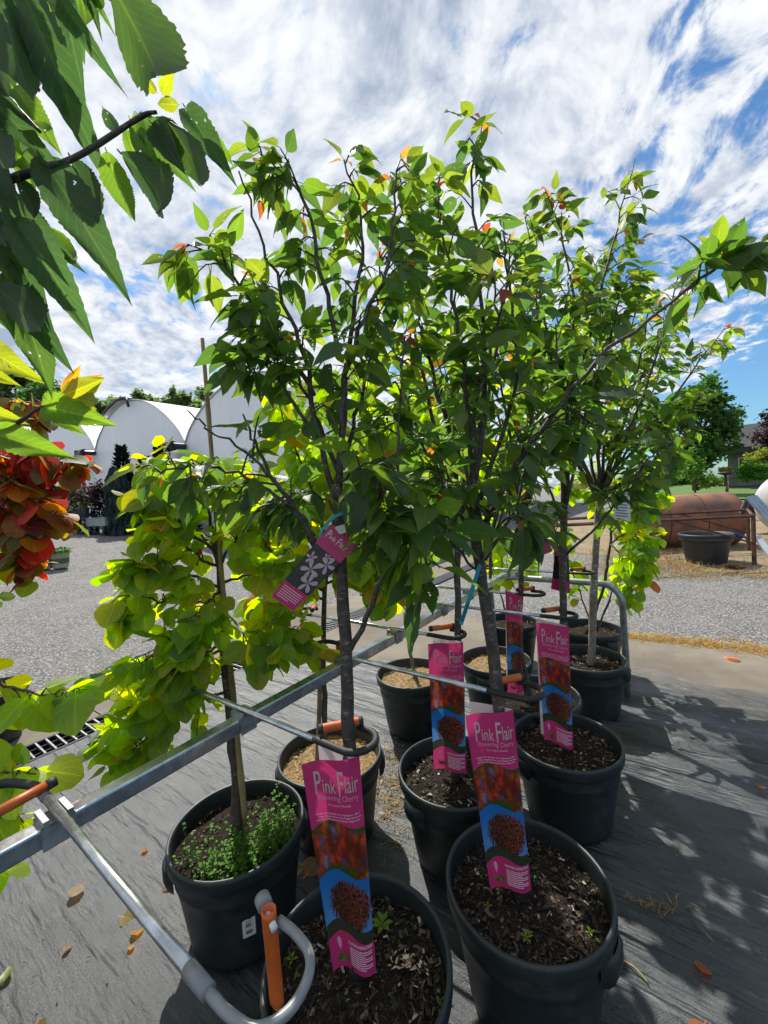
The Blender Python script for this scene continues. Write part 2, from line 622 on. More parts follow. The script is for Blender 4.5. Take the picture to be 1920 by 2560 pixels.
def ground_mats():
    # woven black ground cover, dusty and scuffed
    m_, k, out = new_mat('black_ground_fabric')
    tcn = k.n('ShaderNodeTexCoord')
    pos = tcn.outputs['Object']
    mp = k.n('ShaderNodeMapping')
    k.put(mp.inputs[0], pos)
    mp.inputs['Rotation'].default_value = (0, 0, -YARD)
    yv = mp.outputs[0]
    ya, yn, _ = k.sep(yv)
    st = k.comb(k.math('MULTIPLY', ya, 1.0), k.math('MULTIPLY', yn, .12), 0.0)
    streak = k.noise(st, 11.0, 6, .68)
    blot = k.noise(yv, 2.2, 5, .62)
    fine = k.noise(yv, 170.0, 4, .75)
    weave = k.math('MULTIPLY', k.math('SINE', k.math('MULTIPLY', ya, 900.0)), k.math('SINE', k.math('MULTIPLY', yn, 900.0)))
    col = k.mix(k.smooth(streak, .36, .66), (.013, .0185, .021), (.036, .043, .047))
    col = k.mix(k.math('MULTIPLY', k.smooth(fine, .50, .72), .7), col, (.105, .11, .112))
    patch = k.noise(yv, 5.0, 5, .7)
    col = k.mix(k.math('MULTIPLY', k.smooth(patch, .42, .66), .55), col, (.014, .017, .019))
    dust = k.math('ADD', k.math('MULTIPLY', k.math('SUBTRACT', ya, 3.05), .9), k.math('SUBTRACT', blot, .5))
    dust = k.math('MULTIPLY', k.smooth(dust, -.15, .75), .85)
    dirt = k.mix(fine, (.15, .125, .095), (.25, .21, .16))
    col = k.mix(dust, col, dirt)
    col = k.mix(k.math('MULTIPLY', k.smooth(blot, .50, .68), .30), col, (.12, .115, .105))
    p = k.n('ShaderNodeBsdfPrincipled')
    k.put(p.inputs['Base Color'], col)
    p.inputs['Specular IOR Level'].default_value = .65
    k.put(p.inputs['Roughness'], k.math('ADD', k.math('ADD', .30, k.math('MULTIPLY', streak, .20)), k.math('MULTIPLY', dust, .3)))
    fold = k.math('ABSOLUTE', k.math('SUBTRACT', k.noise(k.comb(ya, k.math('MULTIPLY', yn, .16), 4.0), 5.5, 4, .6), .5))
    fold = k.math('MULTIPLY', k.math('SUBTRACT', 1.0, k.smooth(fold, .0, .10)), 1.1)
    h = k.math('ADD', k.math('MULTIPLY', streak, .8), k.math('ADD', k.math('MULTIPLY', fine, .35), k.math('MULTIPLY', weave, .012)))
    k.put(p.inputs['Normal'], k.bump(k.math('ADD', h, k.math('MULTIPLY', fold, k.math('ADD', .5, k.math('MULTIPLY', k.math('SUBTRACT', 1.0, k.smooth(yn, .2, .9)), .9)))), .6, .014))
    k.put(out.inputs[0], p.outputs[0])
    MT['fabric'] = m_

    # worn asphalt with visible aggregate
    m_, k, out = new_mat('worn_asphalt')
    tcn = k.n('ShaderNodeTexCoord')
    pos = tcn.outputs['Object']
    big = k.noise(pos, .35, 4, .6)
    midn = k.noise(pos, 2.4, 5, .65)
    agg = k.voro(pos, 58.0)
    aggc = k.voro(pos, 58.0, out=1)
    fine = k.noise(pos, 140.0, 3, .7)
    r_, g_, b_ = k.sep(aggc)
    stone = k.ramp(r_, [(0.0, (.13, .125, .12)), (.4, (.215, .207, .196)), (.75, (.30, .29, .272)), (1.0, (.48, .465, .44))])
    col = k.mix(k.smooth(agg, .35, .8), stone, (.10, .096, .09))
    col = k.mix(k.math('MULTIPLY', k.smooth(midn, .4, .75), .5), col, (.285, .27, .25))
    col = k.mix(k.math('MULTIPLY', k.smooth(big, .52, .7), .4), col, (.15, .145, .142))
    p = k.n('ShaderNodeBsdfPrincipled')
    k.put(p.inputs['Base Color'], col)
    p.inputs['Roughness'].default_value = .82
    p.inputs['Specular IOR Level'].default_value = .35
    h = k.math('SUBTRACT', fine, k.math('MULTIPLY', agg, 1.2))
    k.put(p.inputs['Normal'], k.bump(h, .8, .015))
    k.put(out.inputs[0], p.outputs[0])
    MT['asphalt'] = m_

    m_, k, out = new_mat('stained_concrete')
    tcn = k.n('ShaderNodeTexCoord')
    pos = tcn.outputs['Object']
    big = k.noise(pos, 1.3, 5, .65)
    fine = k.noise(pos, 60.0, 4, .7)
    crack = k.voro(k.vmath('ADD', pos, k.vmath('MULTIPLY', k.noise(pos, 2.5, 4, .6, out=1), (.5, .5, .5))), .9, 'DISTANCE_TO_EDGE')
    col = k.mix(k.smooth(big, .3, .72), (.115, .095, .07), (.215, .185, .14))
    col = k.mix(k.math('MULTIPLY', k.smooth(fine, .5, .75), .4), col, (.2, .175, .14))
    col = k.mix(k.math('MULTIPLY', k.math('SUBTRACT', 1.0, k.smooth(crack, .0, .008)), .55), col, (.11, .095, .08))
    p = k.n('ShaderNodeBsdfPrincipled')
    k.put(p.inputs['Base Color'], col)
    p.inputs['Roughness'].default_value = .85
    k.put(p.inputs['Normal'], k.bump(k.math('ADD', fine, big), .4, .006))
    k.put(out.inputs[0], p.outputs[0])
    MT['concrete'] = m_

    m_, k, out = new_mat('straw_littered_dirt')
    tcn = k.n('ShaderNodeTexCoord')
    pos = tcn.outputs['Object']
    a = k.noise(pos, 3.0, 6, .7)
    b = k.noise(pos, 45.0, 4, .7)
    col = k.mix(k.smooth(a, .35, .68), (.15, .125, .095), (.33, .245, .125))
    col = k.mix(k.smooth(b, .45, .7), col, (.40, .31, .17))
    p = k.n('ShaderNodeBsdfPrincipled')
    k.put(p.inputs['Base Color'], col)
    p.inputs['Roughness'].default_value = .9
    k.put(p.inputs['Normal'], k.bump(k.math('ADD', a, b), .8, .03))
    k.put(out.inputs[0], p.outputs[0])
    MT['strawdirt'] = m_

    m_, k, out = new_mat('mown_grass')
    tcn = k.n('ShaderNodeTexCoord')
    pos = tcn.outputs['Object']
    a = k.noise(pos, .8, 5, .65)
    b = k.noise(pos, 25.0, 4, .7)
    col = k.mix(k.smooth(a, .35, .68), (.085, .175, .025), (.13, .24, .035))
    col = k.mix(k.math('MULTIPLY', b, .5), col, (.04, .085, .015))
    p = k.n('ShaderNodeBsdfPrincipled')
    k.put(p.inputs['Base Color'], col)
    p.inputs['Roughness'].default_value = .85
    k.put(p.inputs['Normal'], k.bump(b, .8, .05))
    k.put(out.inputs[0], p.outputs[0])
    MT['lawn'] = m_


ground_mats()

# ------------------------------------------------------------------ the setting
def fabric_edge(n):
    return 3.45 - .46 * max(0.0, n - .6) + .05 * math.sin(n * 5.1) + .03 * math.sin(n * 13.7)


DR0, DR1 = 3.04, 3.28          # trench drain, across the yard
A_END = 4.20                   # the growing pad ends here

# lot: one sheet out to the horizon
aa_ = np.unique(np.concatenate([np.linspace(-600, -8, 14), np.linspace(-8, 30, 40), np.linspace(30, 700, 16)]))
nn_ = np.unique(np.concatenate([np.linspace(-600, -6, 14), np.linspace(-6, 3.0, 10), np.linspace(3.75, 36, 34), np.linspace(36, 700, 16)]))


def lot_z(a, n):
    z = terrain(a, n) - .012
    if n < 3.7 and a < A_END + .3:
        z = -.30
    return z


def lot_fn(a, n):
    return an(a, n, terrain(a, n) - .012)


mb = MB()
mb.grid(lambda a, n: an(a, n, terrain(a, n) - .012), aa_, [x for x in nn_ if x >= 3.75])
mb.grid(lambda a, n: an(a, n, -.012), [x for x in np.concatenate([[A_END], aa_]) if x >= A_END], [-600, -60, -6, -3, 0, 1.5, DR0 - .02])
mb.grid(lambda a, n: an(a, n, -.012), [A_END, 10, 30, 700], [DR1 + .02, 3.75])
mb.grid(lambda a, n: an(a, n, -.02), [-600, -60, -3.2, A_END], [-600, -60, -3.0])
mb.grid(lambda a, n: an(a, n, -.02), [-600, -60, -3.2], [-3.0, 3.75])
lot = mb.build('asphalt_lot', MT['asphalt'])
tag(lot, kind='structure')
me_ = lot.data
mb = MB()

# concrete pad under the fabric, slabs beside the drain
pad = MB()
pad.box(an((A_END - 3.2) / 2, (DR0 - 3.0) / 2, -.06), (A_END + 3.2, DR0 + 3.0, .12), rotz(YARD))
tag(pad.build('concrete_pad', MT['concrete']), kind='structure')
strip = thing('concrete_strip', None, None, an(0, 3.5))
strip['kind'] = 'structure'
a0 = -3.2
while a0 < A_END + 5:
    L_ = rng.uniform(1.35, 1.5)
    s_ = MB()
    s_.box(an(a0 + L_ / 2, (DR1 + 3.80) / 2, -.055 + rng.uniform(-.002, .002)), (L_ - .008, 3.80 - DR1, .11), rotz(YARD))
    s_.build('slab', MT['concrete'], strip)
    a0 += L_

# trench drain with its bars
dr = thing('trench_drain', 'black trench drain with a barred grate set between concrete strips', 'drain', an(2.0, 3.16, -.02))
t_ = MB()
t_.box(an(3.0, (DR0 + DR1) / 2, -.115), (12.4, DR1 - DR0, .02), rotz(YARD))
t_.box(an(3.0, DR0 + .008, -.055), (12.4, .016, .10), rotz(YARD))
t_.box(an(3.0, DR1 - .008, -.055), (12.4, .016, .10), rotz(YARD))
t_.build('channel', MT['dark'], dr)
fr_ = MB()
for nn in (DR0 + .012, DR1 - .012):
    fr_.box(an(3.0, nn, -.002), (12.4, .020, .012), rotz(YARD))
for nn in (DR0 + .08, DR1 - .08):
    fr_.box(an(3.0, nn, -.012), (12.4, .006, .012), rotz(YARD))
fr_.build('frame', MT['iron'], dr)
bar = MB()
bar.box(an(0, (DR0 + DR1) / 2, -.001), (.009, DR1 - DR0 - .046, .014), rotz(YARD))
bo = bar.build('bar', MT['ironbar'], dr)
i = 0
aa = -2.2
while aa < 8.6:
    if i == 0:
        bo.location = AX * aa
    else:
        c_ = bo.copy()
        c_.location = AX * aa
        COL.objects.link(c_)
    i += 1
    aa += .052

# ground fabric with its wrinkles (real relief; they run across the yard)
def wrinkle(a, n):
    def rid(x, s):
        x = x - math.floor(x)
        return math.exp(-((x - .5) / s) ** 2)
    wv = .09 * math.sin(n * 1.7 + a * 2.0) + .05 * math.sin(n * 4.3 + 1.2)
    k1 = .5 + .5 * math.sin(n * 1.1 + a * 3.1)
    k2 = .5 + .5 * math.sin(n * 2.3 - a * 1.7 + 2)
    z = .040 * rid((a + wv) * 2.05 + .3, .07) * k1 + .022 * rid((a + wv * .7) * 4.3 + n * .35, .11) * k2 + .015 * rid((a - wv * .4) * 7.1 + n * .2 + .4, .15) * (1 - k2)
    z += .006 * math.sin(a * 23 + 2 * math.sin(n * 2)) * k2 + .003 * math.sin(a * 47 + 3 * math.sin(n * 3))
    near = 1.0 if n < .45 else max(.25, 1 - (n - .45) * 1.2)
    return max(0.0, z) * near


fb = MB()
ns_ = np.linspace(-3.0, DR0 - .01, 130)
us_ = np.linspace(0, 1, 420)
fb.grid(lambda s, n: an(-3.2 + (fabric_edge(n) + 3.2) * s, n, .004 + wrinkle(-3.2 + (fabric_edge(n) + 3.2) * s, n) * (1 if s < .985 else 0)), us_, ns_)
tag(fb.build('ground_fabric', MT['fabric'], smooth=True), kind='structure')

# straw-littered verge beyond the tarmac on the far side, and the lawn climbing to the house
vg = MB()
vp = [(3.4, 10.4), (4.6, 6.5), (5.6, 5.2), (9, 4.2), (30, 4), (30, 22), (16, 20), (5, 15), (3.0, 13)]
cxy = np.mean(vp, axis=0)
ring = [np.array(p) for p in spline(vp + [vp[0]], 60)[:-1]]
vs_ = [(cxy[0], cxy[1], .05)]
for q in ring:
    vs_.append((q[0] + rng.uniform(-.12, .12), q[1] + rng.uniform(-.12, .12), -.006))
for q in ring:
    qq = cxy + (np.array(q) - cxy) * .9
    vs_.append((qq[0], qq[1], .03))
fs_ = [(0, 61 - 0 + i if False else 60 + i, 60 + (i + 1) % 59 if False else 60 + i + 1) for i in range(0)]
m_ = len(ring)
fs_ = []
for i in range(m_):
    j = (i + 1) % m_
    fs_.append((1 + i, 1 + j, 1 + m_ + j, 1 + m_ + i))
    fs_.append((0, 1 + m_ + i, 1 + m_ + j))
vg.add(vs_, fs_)
tag(vg.build('dirt_verge', MT['strawdirt']), kind='structure')

lw = MB()


def lawn_fn(u, v):               # u left..right, v near..far
    px = 1560 + 620 * u
    dep = 13.5 + 26 * v
    yb = 1252 - 10 * u
    yt = 1208 - 46 * u
    return aty(px, yb + (yt - yb) * (v ** .8), dep)


lw.grid(lawn_fn, np.linspace(0, 1, 14), np.linspace(0, 1, 14))
tag(lw.build('lawn', MT['lawn'], smooth=True), kind='structure')


# tufts: straw along the pad's end, green weeds on the lot's edge
def tuft_mat(name, c):
    return leaf_mat(name, 'attr', trans=.35, boost=1.5, veiny=0.0, gloss=.005)


MT['straw'] = tuft_mat('straw', None)


def blades(name, spots, n_per, h, spread, cols, flat=.5, wd=.004):
    b = MB()
    for (x, y, z) in spots:
        for q in range(n_per):
            a_ = rng.uniform(0, 2 * math.pi)
            r_ = spread * math.sqrt(rng.random())
            p0 = np.array([x + r_ * math.cos(a_), y + r_ * math.sin(a_), z])
            hh = h * rng.uniform(.4, 1.2)
            dr_ = np.array([rng.gauss(0, 1), rng.gauss(0, 1), 0])
            dr_ /= np.linalg.norm(dr_) + 1e-6
            fl = flat * rng.uniform(.5, 1.5)
            p1 = p0 + dr_ * hh * fl * .45 + np.array([0, 0, hh * .6 * (1 - min(.92, fl * .7))])
            p2 = p0 + dr_ * hh * fl + np.array([0, 0, hh * max(.06, (1 - fl * .8))])
            sd = np.array([-dr_[1], dr_[0], 0]) * wd * rng.uniform(.6, 1.3)
            c_ = cols[rng.randrange(len(cols))]
            c_ = tuple(x_ * rng.uniform(.7, 1.25) for x_ in c_)
            b.add([p0 - sd, p0 + sd, p1 + sd * .7, p1 - sd * .7, p2], [(0, 1, 2, 3), (3, 2, 4)], uv=[(.3, 0)] * 5, col=c_)
    return b


STRAW = [(.42, .30, .13), (.34, .23, .09), (.46, .36, .18), (.24, .16, .07), (.33, .26, .14), (.20, .15, .09)]
sp = []
for q in range(520):
    n_ = rng.uniform(-2.2, 1.0)
    sp.append(an(A_END - .03 + abs(rng.gauss(0, .05 + .09 * max(0.0, .3 - n_))), n_, -.004))
tag(blades('', sp, 14, .09, .06, [(.50, .33, .10), (.44, .28, .08), (.52, .38, .15), (.30, .19, .07)], flat=1.1, wd=.0024).build('straw_litter', MT['straw']), 'golden straw litter along the edge of the tarmac', 'straw', kind='stuff')
GREENW = [(.10, .15, .02), (.14, .19, .03), (.07, .12, .02), (.28, .22, .07)]
sp = []
for q in range(90):
    sp.append(an(rng.choice([rng.gauss(1.0, .35), rng.gauss(1.4, .5), rng.uniform(-.5, 3.6)]), 3.84 + rng.gauss(0, .035), -.01))
tag(blades('', sp, 12, .055, .05, GREENW, flat=.7, wd=.0025).build('edge_weeds', MT['straw']), 'low green weeds along the edge of the lot', 'weeds', kind='stuff')
sp = []
for q in range(260):
    ww = atz(rng.choice([rng.uniform(1450, 1900), rng.gauss(1660, 60)]), rng.choice([rng.uniform(1375, 1425), rng.uniform(1345, 1400)]), 0)
    sp.append((ww[0], ww[1], 0.0))
tag(blades('', sp, 12, .22, .22, STRAW, flat=.8, wd=.0035).build('dry_weeds', MT['straw']), 'tall dry golden weeds in front of the rusty tank', 'dry grass', kind='stuff')
sp = []
for q in range(700):
    ww = atz(rng.uniform(1500, 1990), rng.uniform(1405, 1445), 0)
    sp.append((ww[0], ww[1], 0.0))
tag(blades('', sp, 6, .10, .2, STRAW, flat=1.1, wd=.004).build('straw_scatter', MT['straw']), 'loose pale straw scattered on the dirt by the tub', 'straw', kind='stuff')
# straw and thatch between the pots
sp = []
for q in range(70):
    p_ = atz(rng.gauss(990, 28), rng.gauss(1960, 70), .01)
    sp.append(tuple(p_))
for q in range(16):
    p_ = atz(rng.gauss(1570, 14), rng.gauss(1838, 10), .01)
    sp.append(tuple(p_))
for q in range(10):
    p_ = atz(rng.gauss(1640, 40), rng.gauss(2265, 12), .012)
    sp.append(tuple(p_))
tag(blades('', sp, 7, .045, .03, STRAW + [(.16, .15, .05)], flat=1.0, wd=.0016).build('thatch', MT['straw']), 'dry thatch and straw caught between the black pots', 'thatch', kind='stuff')
# ------------------------------------------------------------------ leaves
def holes(m_, amount=.5):
    """insect holes: cut the blade with a transparent mask"""
    t = m_.node_tree
    k = NT(t)
    out = [n for n in t.nodes if n.type == 'OUTPUT_MATERIAL'][0]
    src = out.inputs[0].links[0].from_socket
    uvn = k.n('ShaderNodeUVMap')
    tcn = k.n('ShaderNodeTexCoord')
    oi = k.n('ShaderNodeObjectInfo')
    geo = k.n('ShaderNodeNewGeometry')
    rnd = k.math('MULTIPLY', oi.outputs['Random'], 37.0)
    u, v, _ = k.sep(uvn.outputs[0])
    isl = k.math('MULTIPLY', geo.outputs['Random Per Island'], 53.0)
    vec = k.comb(k.math('MULTIPLY', u, .26), v, k.math('ADD', rnd, isl))
    gate = k.noise(vec, 2.2, 2, .5)
    dist = k.voro(k.vmath('ADD', vec, k.vmath('MULTIPLY', k.noise(vec, 16.0, 3, .6, out=1), (.10, .10, 0.0))), 9.0)
    thr = k.math('MULTIPLY', k.smooth(gate, .52, .72), amount)
    cut = k.math('LESS_THAN', dist, thr)
    tr = k.n('ShaderNodeBsdfTransparent')
    mx = k.n('ShaderNodeMixShader', i_0=cut, i_1=src, i_2=tr.outputs[0])
    k.put(out.inputs[0], mx.outputs[0])
    return m_


LM = {
    ('cherry', 'object'): holes(leaf_mat('cherry_leaf', 'object', trans=.50, boost=3.5, sat=1.05, gloss=.035, ttint=(1.10, 1, .75)), .34),
    ('cherry', 'attr'): holes(leaf_mat('cherry_leaf_mass', 'attr', trans=.50, boost=3.5, sat=1.05, gloss=.035, ttint=(1.10, 1, .75)), .34),
    ('heart', 'object'): leaf_mat('redbud_leaf', 'object', trans=.64, boost=3.5, heart=True, rough=.5, gloss=.03, ttint=(1.10, 1, .85)),
    ('heart', 'attr'): leaf_mat('redbud_leaf_mass', 'attr', trans=.64, boost=3.5, heart=True, rough=.5, gloss=.03, ttint=(1.10, 1, .85)),
}


def prof_cherry(v):
    return .27 * (max(v, .004) ** .62 * max(0.0, 1 - v) ** 1.22) / (.337 ** .62 * .663 ** 1.22)


def prof_heart(v):
    xs = [0, .06, .16, .32, .5, .68, .84, .94, 1.0]
    ys = [.05, .40, .525, .575, .55, .45, .29, .13, 0]
    return float(np.interp(v, xs, ys))


def leaf_geo(kind, seed, rows=7, cols=(-1, -.5, 0, .5, 1), serr=0.0):
    r_ = random.Random(seed)
    big = rows > 7
    fold = r_.uniform(.10, .38) if kind == 'cherry' else r_.uniform(-.05, .28)
    arch = r_.uniform(.10, .55) if kind == 'cherry' else r_.uniform(.05, .35)
    twist = r_.uniform(-.45, .45)
    if big:
        fold, arch = r_.uniform(.25, .55), r_.uniform(.35, .9)
    wav = r_.uniform(.01, .035) * (1.3 if big else 1)
    side = r_.uniform(-.10, .10)
    prof = prof_cherry if kind == 'cherry' else prof_heart
    if kind == 'cherry':
        vv = [0, .10, .27, .45, .63, .80, .91, 1.0] if rows == 7 else list(np.linspace(0, 1, rows + 1))
    else:
        vv = [0, .07, .2, .38, .57, .76, .9, 1.0]
    V, UV, Fc = [], [], []
    nc = len(cols)
    for iv, v in enumerate(vv):
        wd = prof(v) * r_.uniform(.93, 1.07)
        for u in cols:
            ww = wd * u
            yy = v
            if kind == 'heart':
                yy = v - .20 * abs(u) ** 1.5 * max(0, 1 - v * 2.2)
            if serr and abs(u) == 1:
                ww *= 1 + serr * (1 if iv % 2 else -1)
                yy -= .004 * (iv % 2)
            zz = abs(ww) * fold - arch * v * v * .55 + wav * math.sin(v * 9 + u * 3 + seed) * abs(u)
            xx = ww + side * v * v
            tw = twist * v
            xx, zz = xx * math.cos(tw) - zz * math.sin(tw) * .5, zz + ww * math.sin(tw) * .6
            V.append((xx, yy - arch * .12 * v * v, zz))
            UV.append((u, v))
    for i in range(len(vv) - 1):
        for j in range(nc - 1):
            Fc.append((i * nc + j, i * nc + j + 1, (i + 1) * nc + j + 1, (i + 1) * nc + j))
    # petiole
    b = len(V)
    pl = (.22 if rows == 7 else .07) if kind == 'cherry' else .42
    pw = .012
    pet = [(-pw, -pl, .02), (pw, -pl, .02), (pw, 0, 0), (-pw, 0, 0), (0, -pl, .02 + pw * 1.8), (0, 0, pw * 1.8)]
    V += pet
    UV += [(0, 0)] * 6
    Fc += [(b, b + 1, b + 2, b + 3), (b + 1, b + 4, b + 5, b + 2), (b + 4, b, b + 3, b + 5)]
    V = [(x, y + pl, z) for (x, y, z) in V]
    return np.array(V), Fc, UV


NVAR = 14
LG, LMESH = {}, {}
for kind in ('cherry', 'heart'):
    for s in range(NVAR):
        LG[kind, s] = leaf_geo(kind, s * 13 + 5)
        mb = MB()
        mb.add(*LG[kind, s])
        LMESH[kind, s] = mb.mesh('leaf_blade', LM[kind, 'object'], smooth=True)
LM['big', 'object'] = holes(leaf_mat('large_cherry_leaf', 'object', trans=.55, boost=3.6, sat=1.05, gloss=.03, ttint=(1.10, 1, .75), veiny=.8, vein_n=11.0), .20)
BIG = []
for s in range(9):
    g_ = leaf_geo('cherry', 100 + s * 7, rows=44, cols=(-1, -.75, -.5, -.25, 0, .25, .5, .75, 1), serr=.022)
    mb = MB()
    mb.add(*g_)
    BIG.append(mb.mesh('large_leaf_blade', LM['big', 'object'], smooth=True))


def unit(v):
    return v / (np.linalg.norm(v) + 1e-9)


def basis(axis, nrm):
    y = unit(axis)
    z = unit(nrm - y * (nrm @ y))
    x = np.cross(y, z)
    return x, y, z


CH = dict(mature=[(.040, .088, .022), (.046, .10, .022), (.054, .115, .022), (.036, .078, .026)], mid=[(.068, .132, .022), (.078, .145, .024)],
          young=[(.10, .16, .022), (.115, .165, .025)], tip=[(.24, .11, .03), (.20, .075, .03), (.24, .14, .035), (.22, .05, .035)])
LIME = dict(mature=[(.175, .265, .018), (.14, .235, .02), (.095, .18, .02)], mid=[(.185, .27, .016), (.20, .28, .017), (.16, .25, .015)],
            young=[(.215, .255, .014), (.24, .26, .016)], tip=[(.33, .24, .02), (.34, .19, .03), (.36, .15, .04)])
REDL = dict(mature=[(.10, .024, .026), (.13, .028, .032), (.11, .045, .02)], mid=[(.10, .105, .018), (.13, .12, .02), (.075, .11, .02)],
            young=[(.30, .13, .010), (.33, .17, .012)], tip=[(.36, .035, .018), (.30, .022, .016)])
GREEN2 = dict(mature=[(.045, .105, .02), (.055, .125, .022), (.036, .09, .02)], mid=[(.085, .165, .02), (.10, .18, .022)],
              young=[(.14, .20, .025), (.15, .21, .03)], tip=[(.30, .15, .03), (.28, .09, .03)])


class Tree:
    def __init__(self, root, kind, pal, size, seed, mats, weights=(.48, .34, .15, .03), n_obj=290, droop=.55):
        self.root, self.kind, self.pal, self.size = root, kind, pal, size
        self.r = random.Random(seed)
        self.mats = mats
        self.w = weights
        self.leaves = []
        self.n_obj = n_obj
        self.droop = droop
        self.axis = np.array(ORG[root.name])

    def rv(self):
        r = self.r
        return np.array([r.gauss(0, 1), r.gauss(0, 1), r.gauss(0, 1)])

    def colour(self, top=0.0, force=None):
        r = self.r
        w_ = list(self.w)
        w_[0] *= (1 - .75 * top)
        w_[2] *= 1 + 3 * top
        w_[3] *= 1 + 2.0 * top
        c = force or r.choices(['mature', 'mid', 'young', 'tip'], w_)[0]
        base = r.choice(self.pal[c])
        f = r.uniform(.82, 1.2)
        return tuple(x * f for x in base), c

    def leaf(self, pos, out, top=0.0, size=1.0, force=None):
        r = self.r
        col, c = self.colour(top, force)
        ax = unit(out) * .75 + np.array([0, 0, -self.droop * r.uniform(.4, 1.5)]) + self.rv() * .28
        if self.kind == 'heart':
            ho = unit(np.array([out[0], out[1], 0]) + self.rv() * .25)
            nr = np.array([0, 0, .85]) + ho * .55 + self.rv() * .34
        else:
            nr = np.array([0, 0, .75]) + self.rv() * .42 + unit(out) * .45
        s = self.size * size * r.uniform(.68, 1.18) * (.55 if c == 'tip' and self.kind == 'cherry' else 1)
        self.leaves.append((np.array(pos), ax, nr, s, col, r.randrange(NVAR)))

    def limb(self, name, pts, r0, r1, mat, n=9, nseg=None, rough=0.0):
        m = nseg or max(6, int(len(pts) * 4))
        P = spline(pts, m)
        if rough:
            P[1:-1] += NR.normal(0, rough, P[1:-1].shape)
        rad = np.linspace(r0, r1, m) * (1 + NR.normal(0, .04, m))
        mb = MB()
        mb.tube(P, rad, n)
        return mb, P

    def trunk(self, pts, r0, r1, mat='bark', flare=True):
        m = 18
        P = spline(pts, m)
        P[2:-1] += NR.normal(0, .0022, P[2:-1].shape)
        rad = np.linspace(r0, r1, m) * (1 + NR.normal(0, .05, m))
        if flare:
            rad[0] *= 1.55
            rad[1] *= 1.3
        mb = MB()
        mb.tube(P, rad, 12)
        return mb.build('trunk', MT[mat], self.root, smooth=True)

    def branch(self, pts, r0, r1, t0=.25, k=14, tw=(.045, .125), per=(3, 5), bare=1.0, mat='bark', sub=0, tipcol=True, lsize=1.0, direct=0):
        """a limb with twigs and leaves; k twigs between t0 and 'bare' of its length"""
        r = self.r
        m = max(9, len(pts) * 4)
        P = spline(pts, m)
        P[1:-1] += NR.normal(0, .0035, P[1:-1].shape)
        rad = np.linspace(r0, r1, m)
        mb = MB()
        mb.tube(P, rad, 7)
        L = len(P) - 1
        zt = max(p[2] for p in P)

        def pt(t):
            x = t * L
            i = min(int(x), L - 1)
            return P[i] + (P[i + 1] - P[i]) * (x - i), unit(P[i + 1] - P[i])
        for q in range(k):
            t = t0 + (bare - t0) * (q + r.random() * .9) / max(1, k)
            p, tan = pt(min(.999, t))
            ang = self.rv()
            perp = unit(ang - tan * (ang @ tan))
            d = unit(perp * r.uniform(.7, 1.0) + tan * r.uniform(.25, .7) + np.array([0, 0, .12]))
            ln = r.uniform(*tw) * (1.05 - .45 * t)
            mid = p + d * ln * .55 + np.array([0, 0, .008])
            end = p + d * ln + np.array([0, 0, -.02 * r.random()])
            tp = spline([p, mid, end], 5)
            mb.tube(tp, [.0026, .0022, .0019, .0016, .0012], 4, cap=False)
            nl = r.randint(*per)
            for j in range(nl):
                s = .25 + .75 * (j + .5 * r.random()) / nl
                pp = p + (mid - p) * min(1, s * 1.8) if s < .55 else mid + (end - mid) * ((s - .55) / .45)
                sidev = np.cross(d, np.array([0, 0, 1.0])) * (1 if j % 2 else -1)
                self.leaf(pp, unit(d * .5 + sidev * .8), top=max(0.0, (t - .55) * 1.5) if tipcol else 0.0, size=lsize)
            if r.random() < .5:
                self.leaf(end, d, top=.6 if tipcol else .1, size=.8 * lsize)
        for q in range(direct):
            t = t0 + (bare - t0) * r.random()
            p, tan = pt(min(.999, t))
            ang = self.rv()
            perp = unit(ang - tan * (ang @ tan))
            self.leaf(p, perp * .9 + tan * .3, top=max(0.0, (t - .6)), size=lsize)
        if bare >= .99 and tipcol:
            p, tan = pt(.999)
            for j in range(3):
                self.leaf(p, tan * .9 + self.rv() * .4, top=1.0, size=.75, force='tip' if j < 2 and self.w[3] > .02 else None)
        return mb.build('branch', MT[mat], self.root, smooth=True)

    def finish(self):
        """the leaves that show largest become objects of their own, the rest one mass"""
        off = np.array(ORG[self.root.name])
        sc = []
        for i, lf in enumerate(self.leaves):
            x, y = project(lf[0])
            d = np.linalg.norm(lf[0] - CAM_POS)
            v = lf[3] / d
            if not (-60 < x < 1980 and -60 < y < 2620):
                v *= .05
            # leaves on the viewer's side of the stem hide those behind it
            side = (self.axis[:2] - lf[0][:2]) @ unit(self.axis[:2] - CAM_POS[:2])
            v *= 1 + .8 * max(-.5, min(.5, side / .3))
            sc.append((v, i))
        sc.sort(reverse=True)
        pick = set(i for v, i in sc[:self.n_obj])
        rest = MB()
        first = None
        for i, (pos, ax, nr, s, col, var) in enumerate(self.leaves):
            X, Y, Z = basis(ax, nr)
            wv_ = .72 + .36 * ((i * 7919) % 97) / 97 if self.kind == 'cherry' else .88 + .2 * ((i * 7919) % 97) / 97
            if i in pick:
                o = bpy.data.objects.new('leaf', LMESH[self.kind, var])
                COL.objects.link(o)
                o.parent = self.root
                mm = Matrix.Identity(4)
                q = pos - off
                for a in range(3):
                    mm[a][0], mm[a][1], mm[a][2], mm[a][3] = X[a] * s * wv_, Y[a] * s, Z[a] * s, q[a]
                o.matrix_basis = mm
                o.color = (*col, 1)
            else:
                V, Fc, UV = LG[self.kind, var]
                rest.add(pos + (V * s * np.array([wv_, 1, 1])) @ np.array([X, Y, Z]), Fc, UV, col=col)
        if rest.f:
            o = rest.build('crown', LM[self.kind, 'attr'], self.root, smooth=True)
            o['kind'] = 'stuff'


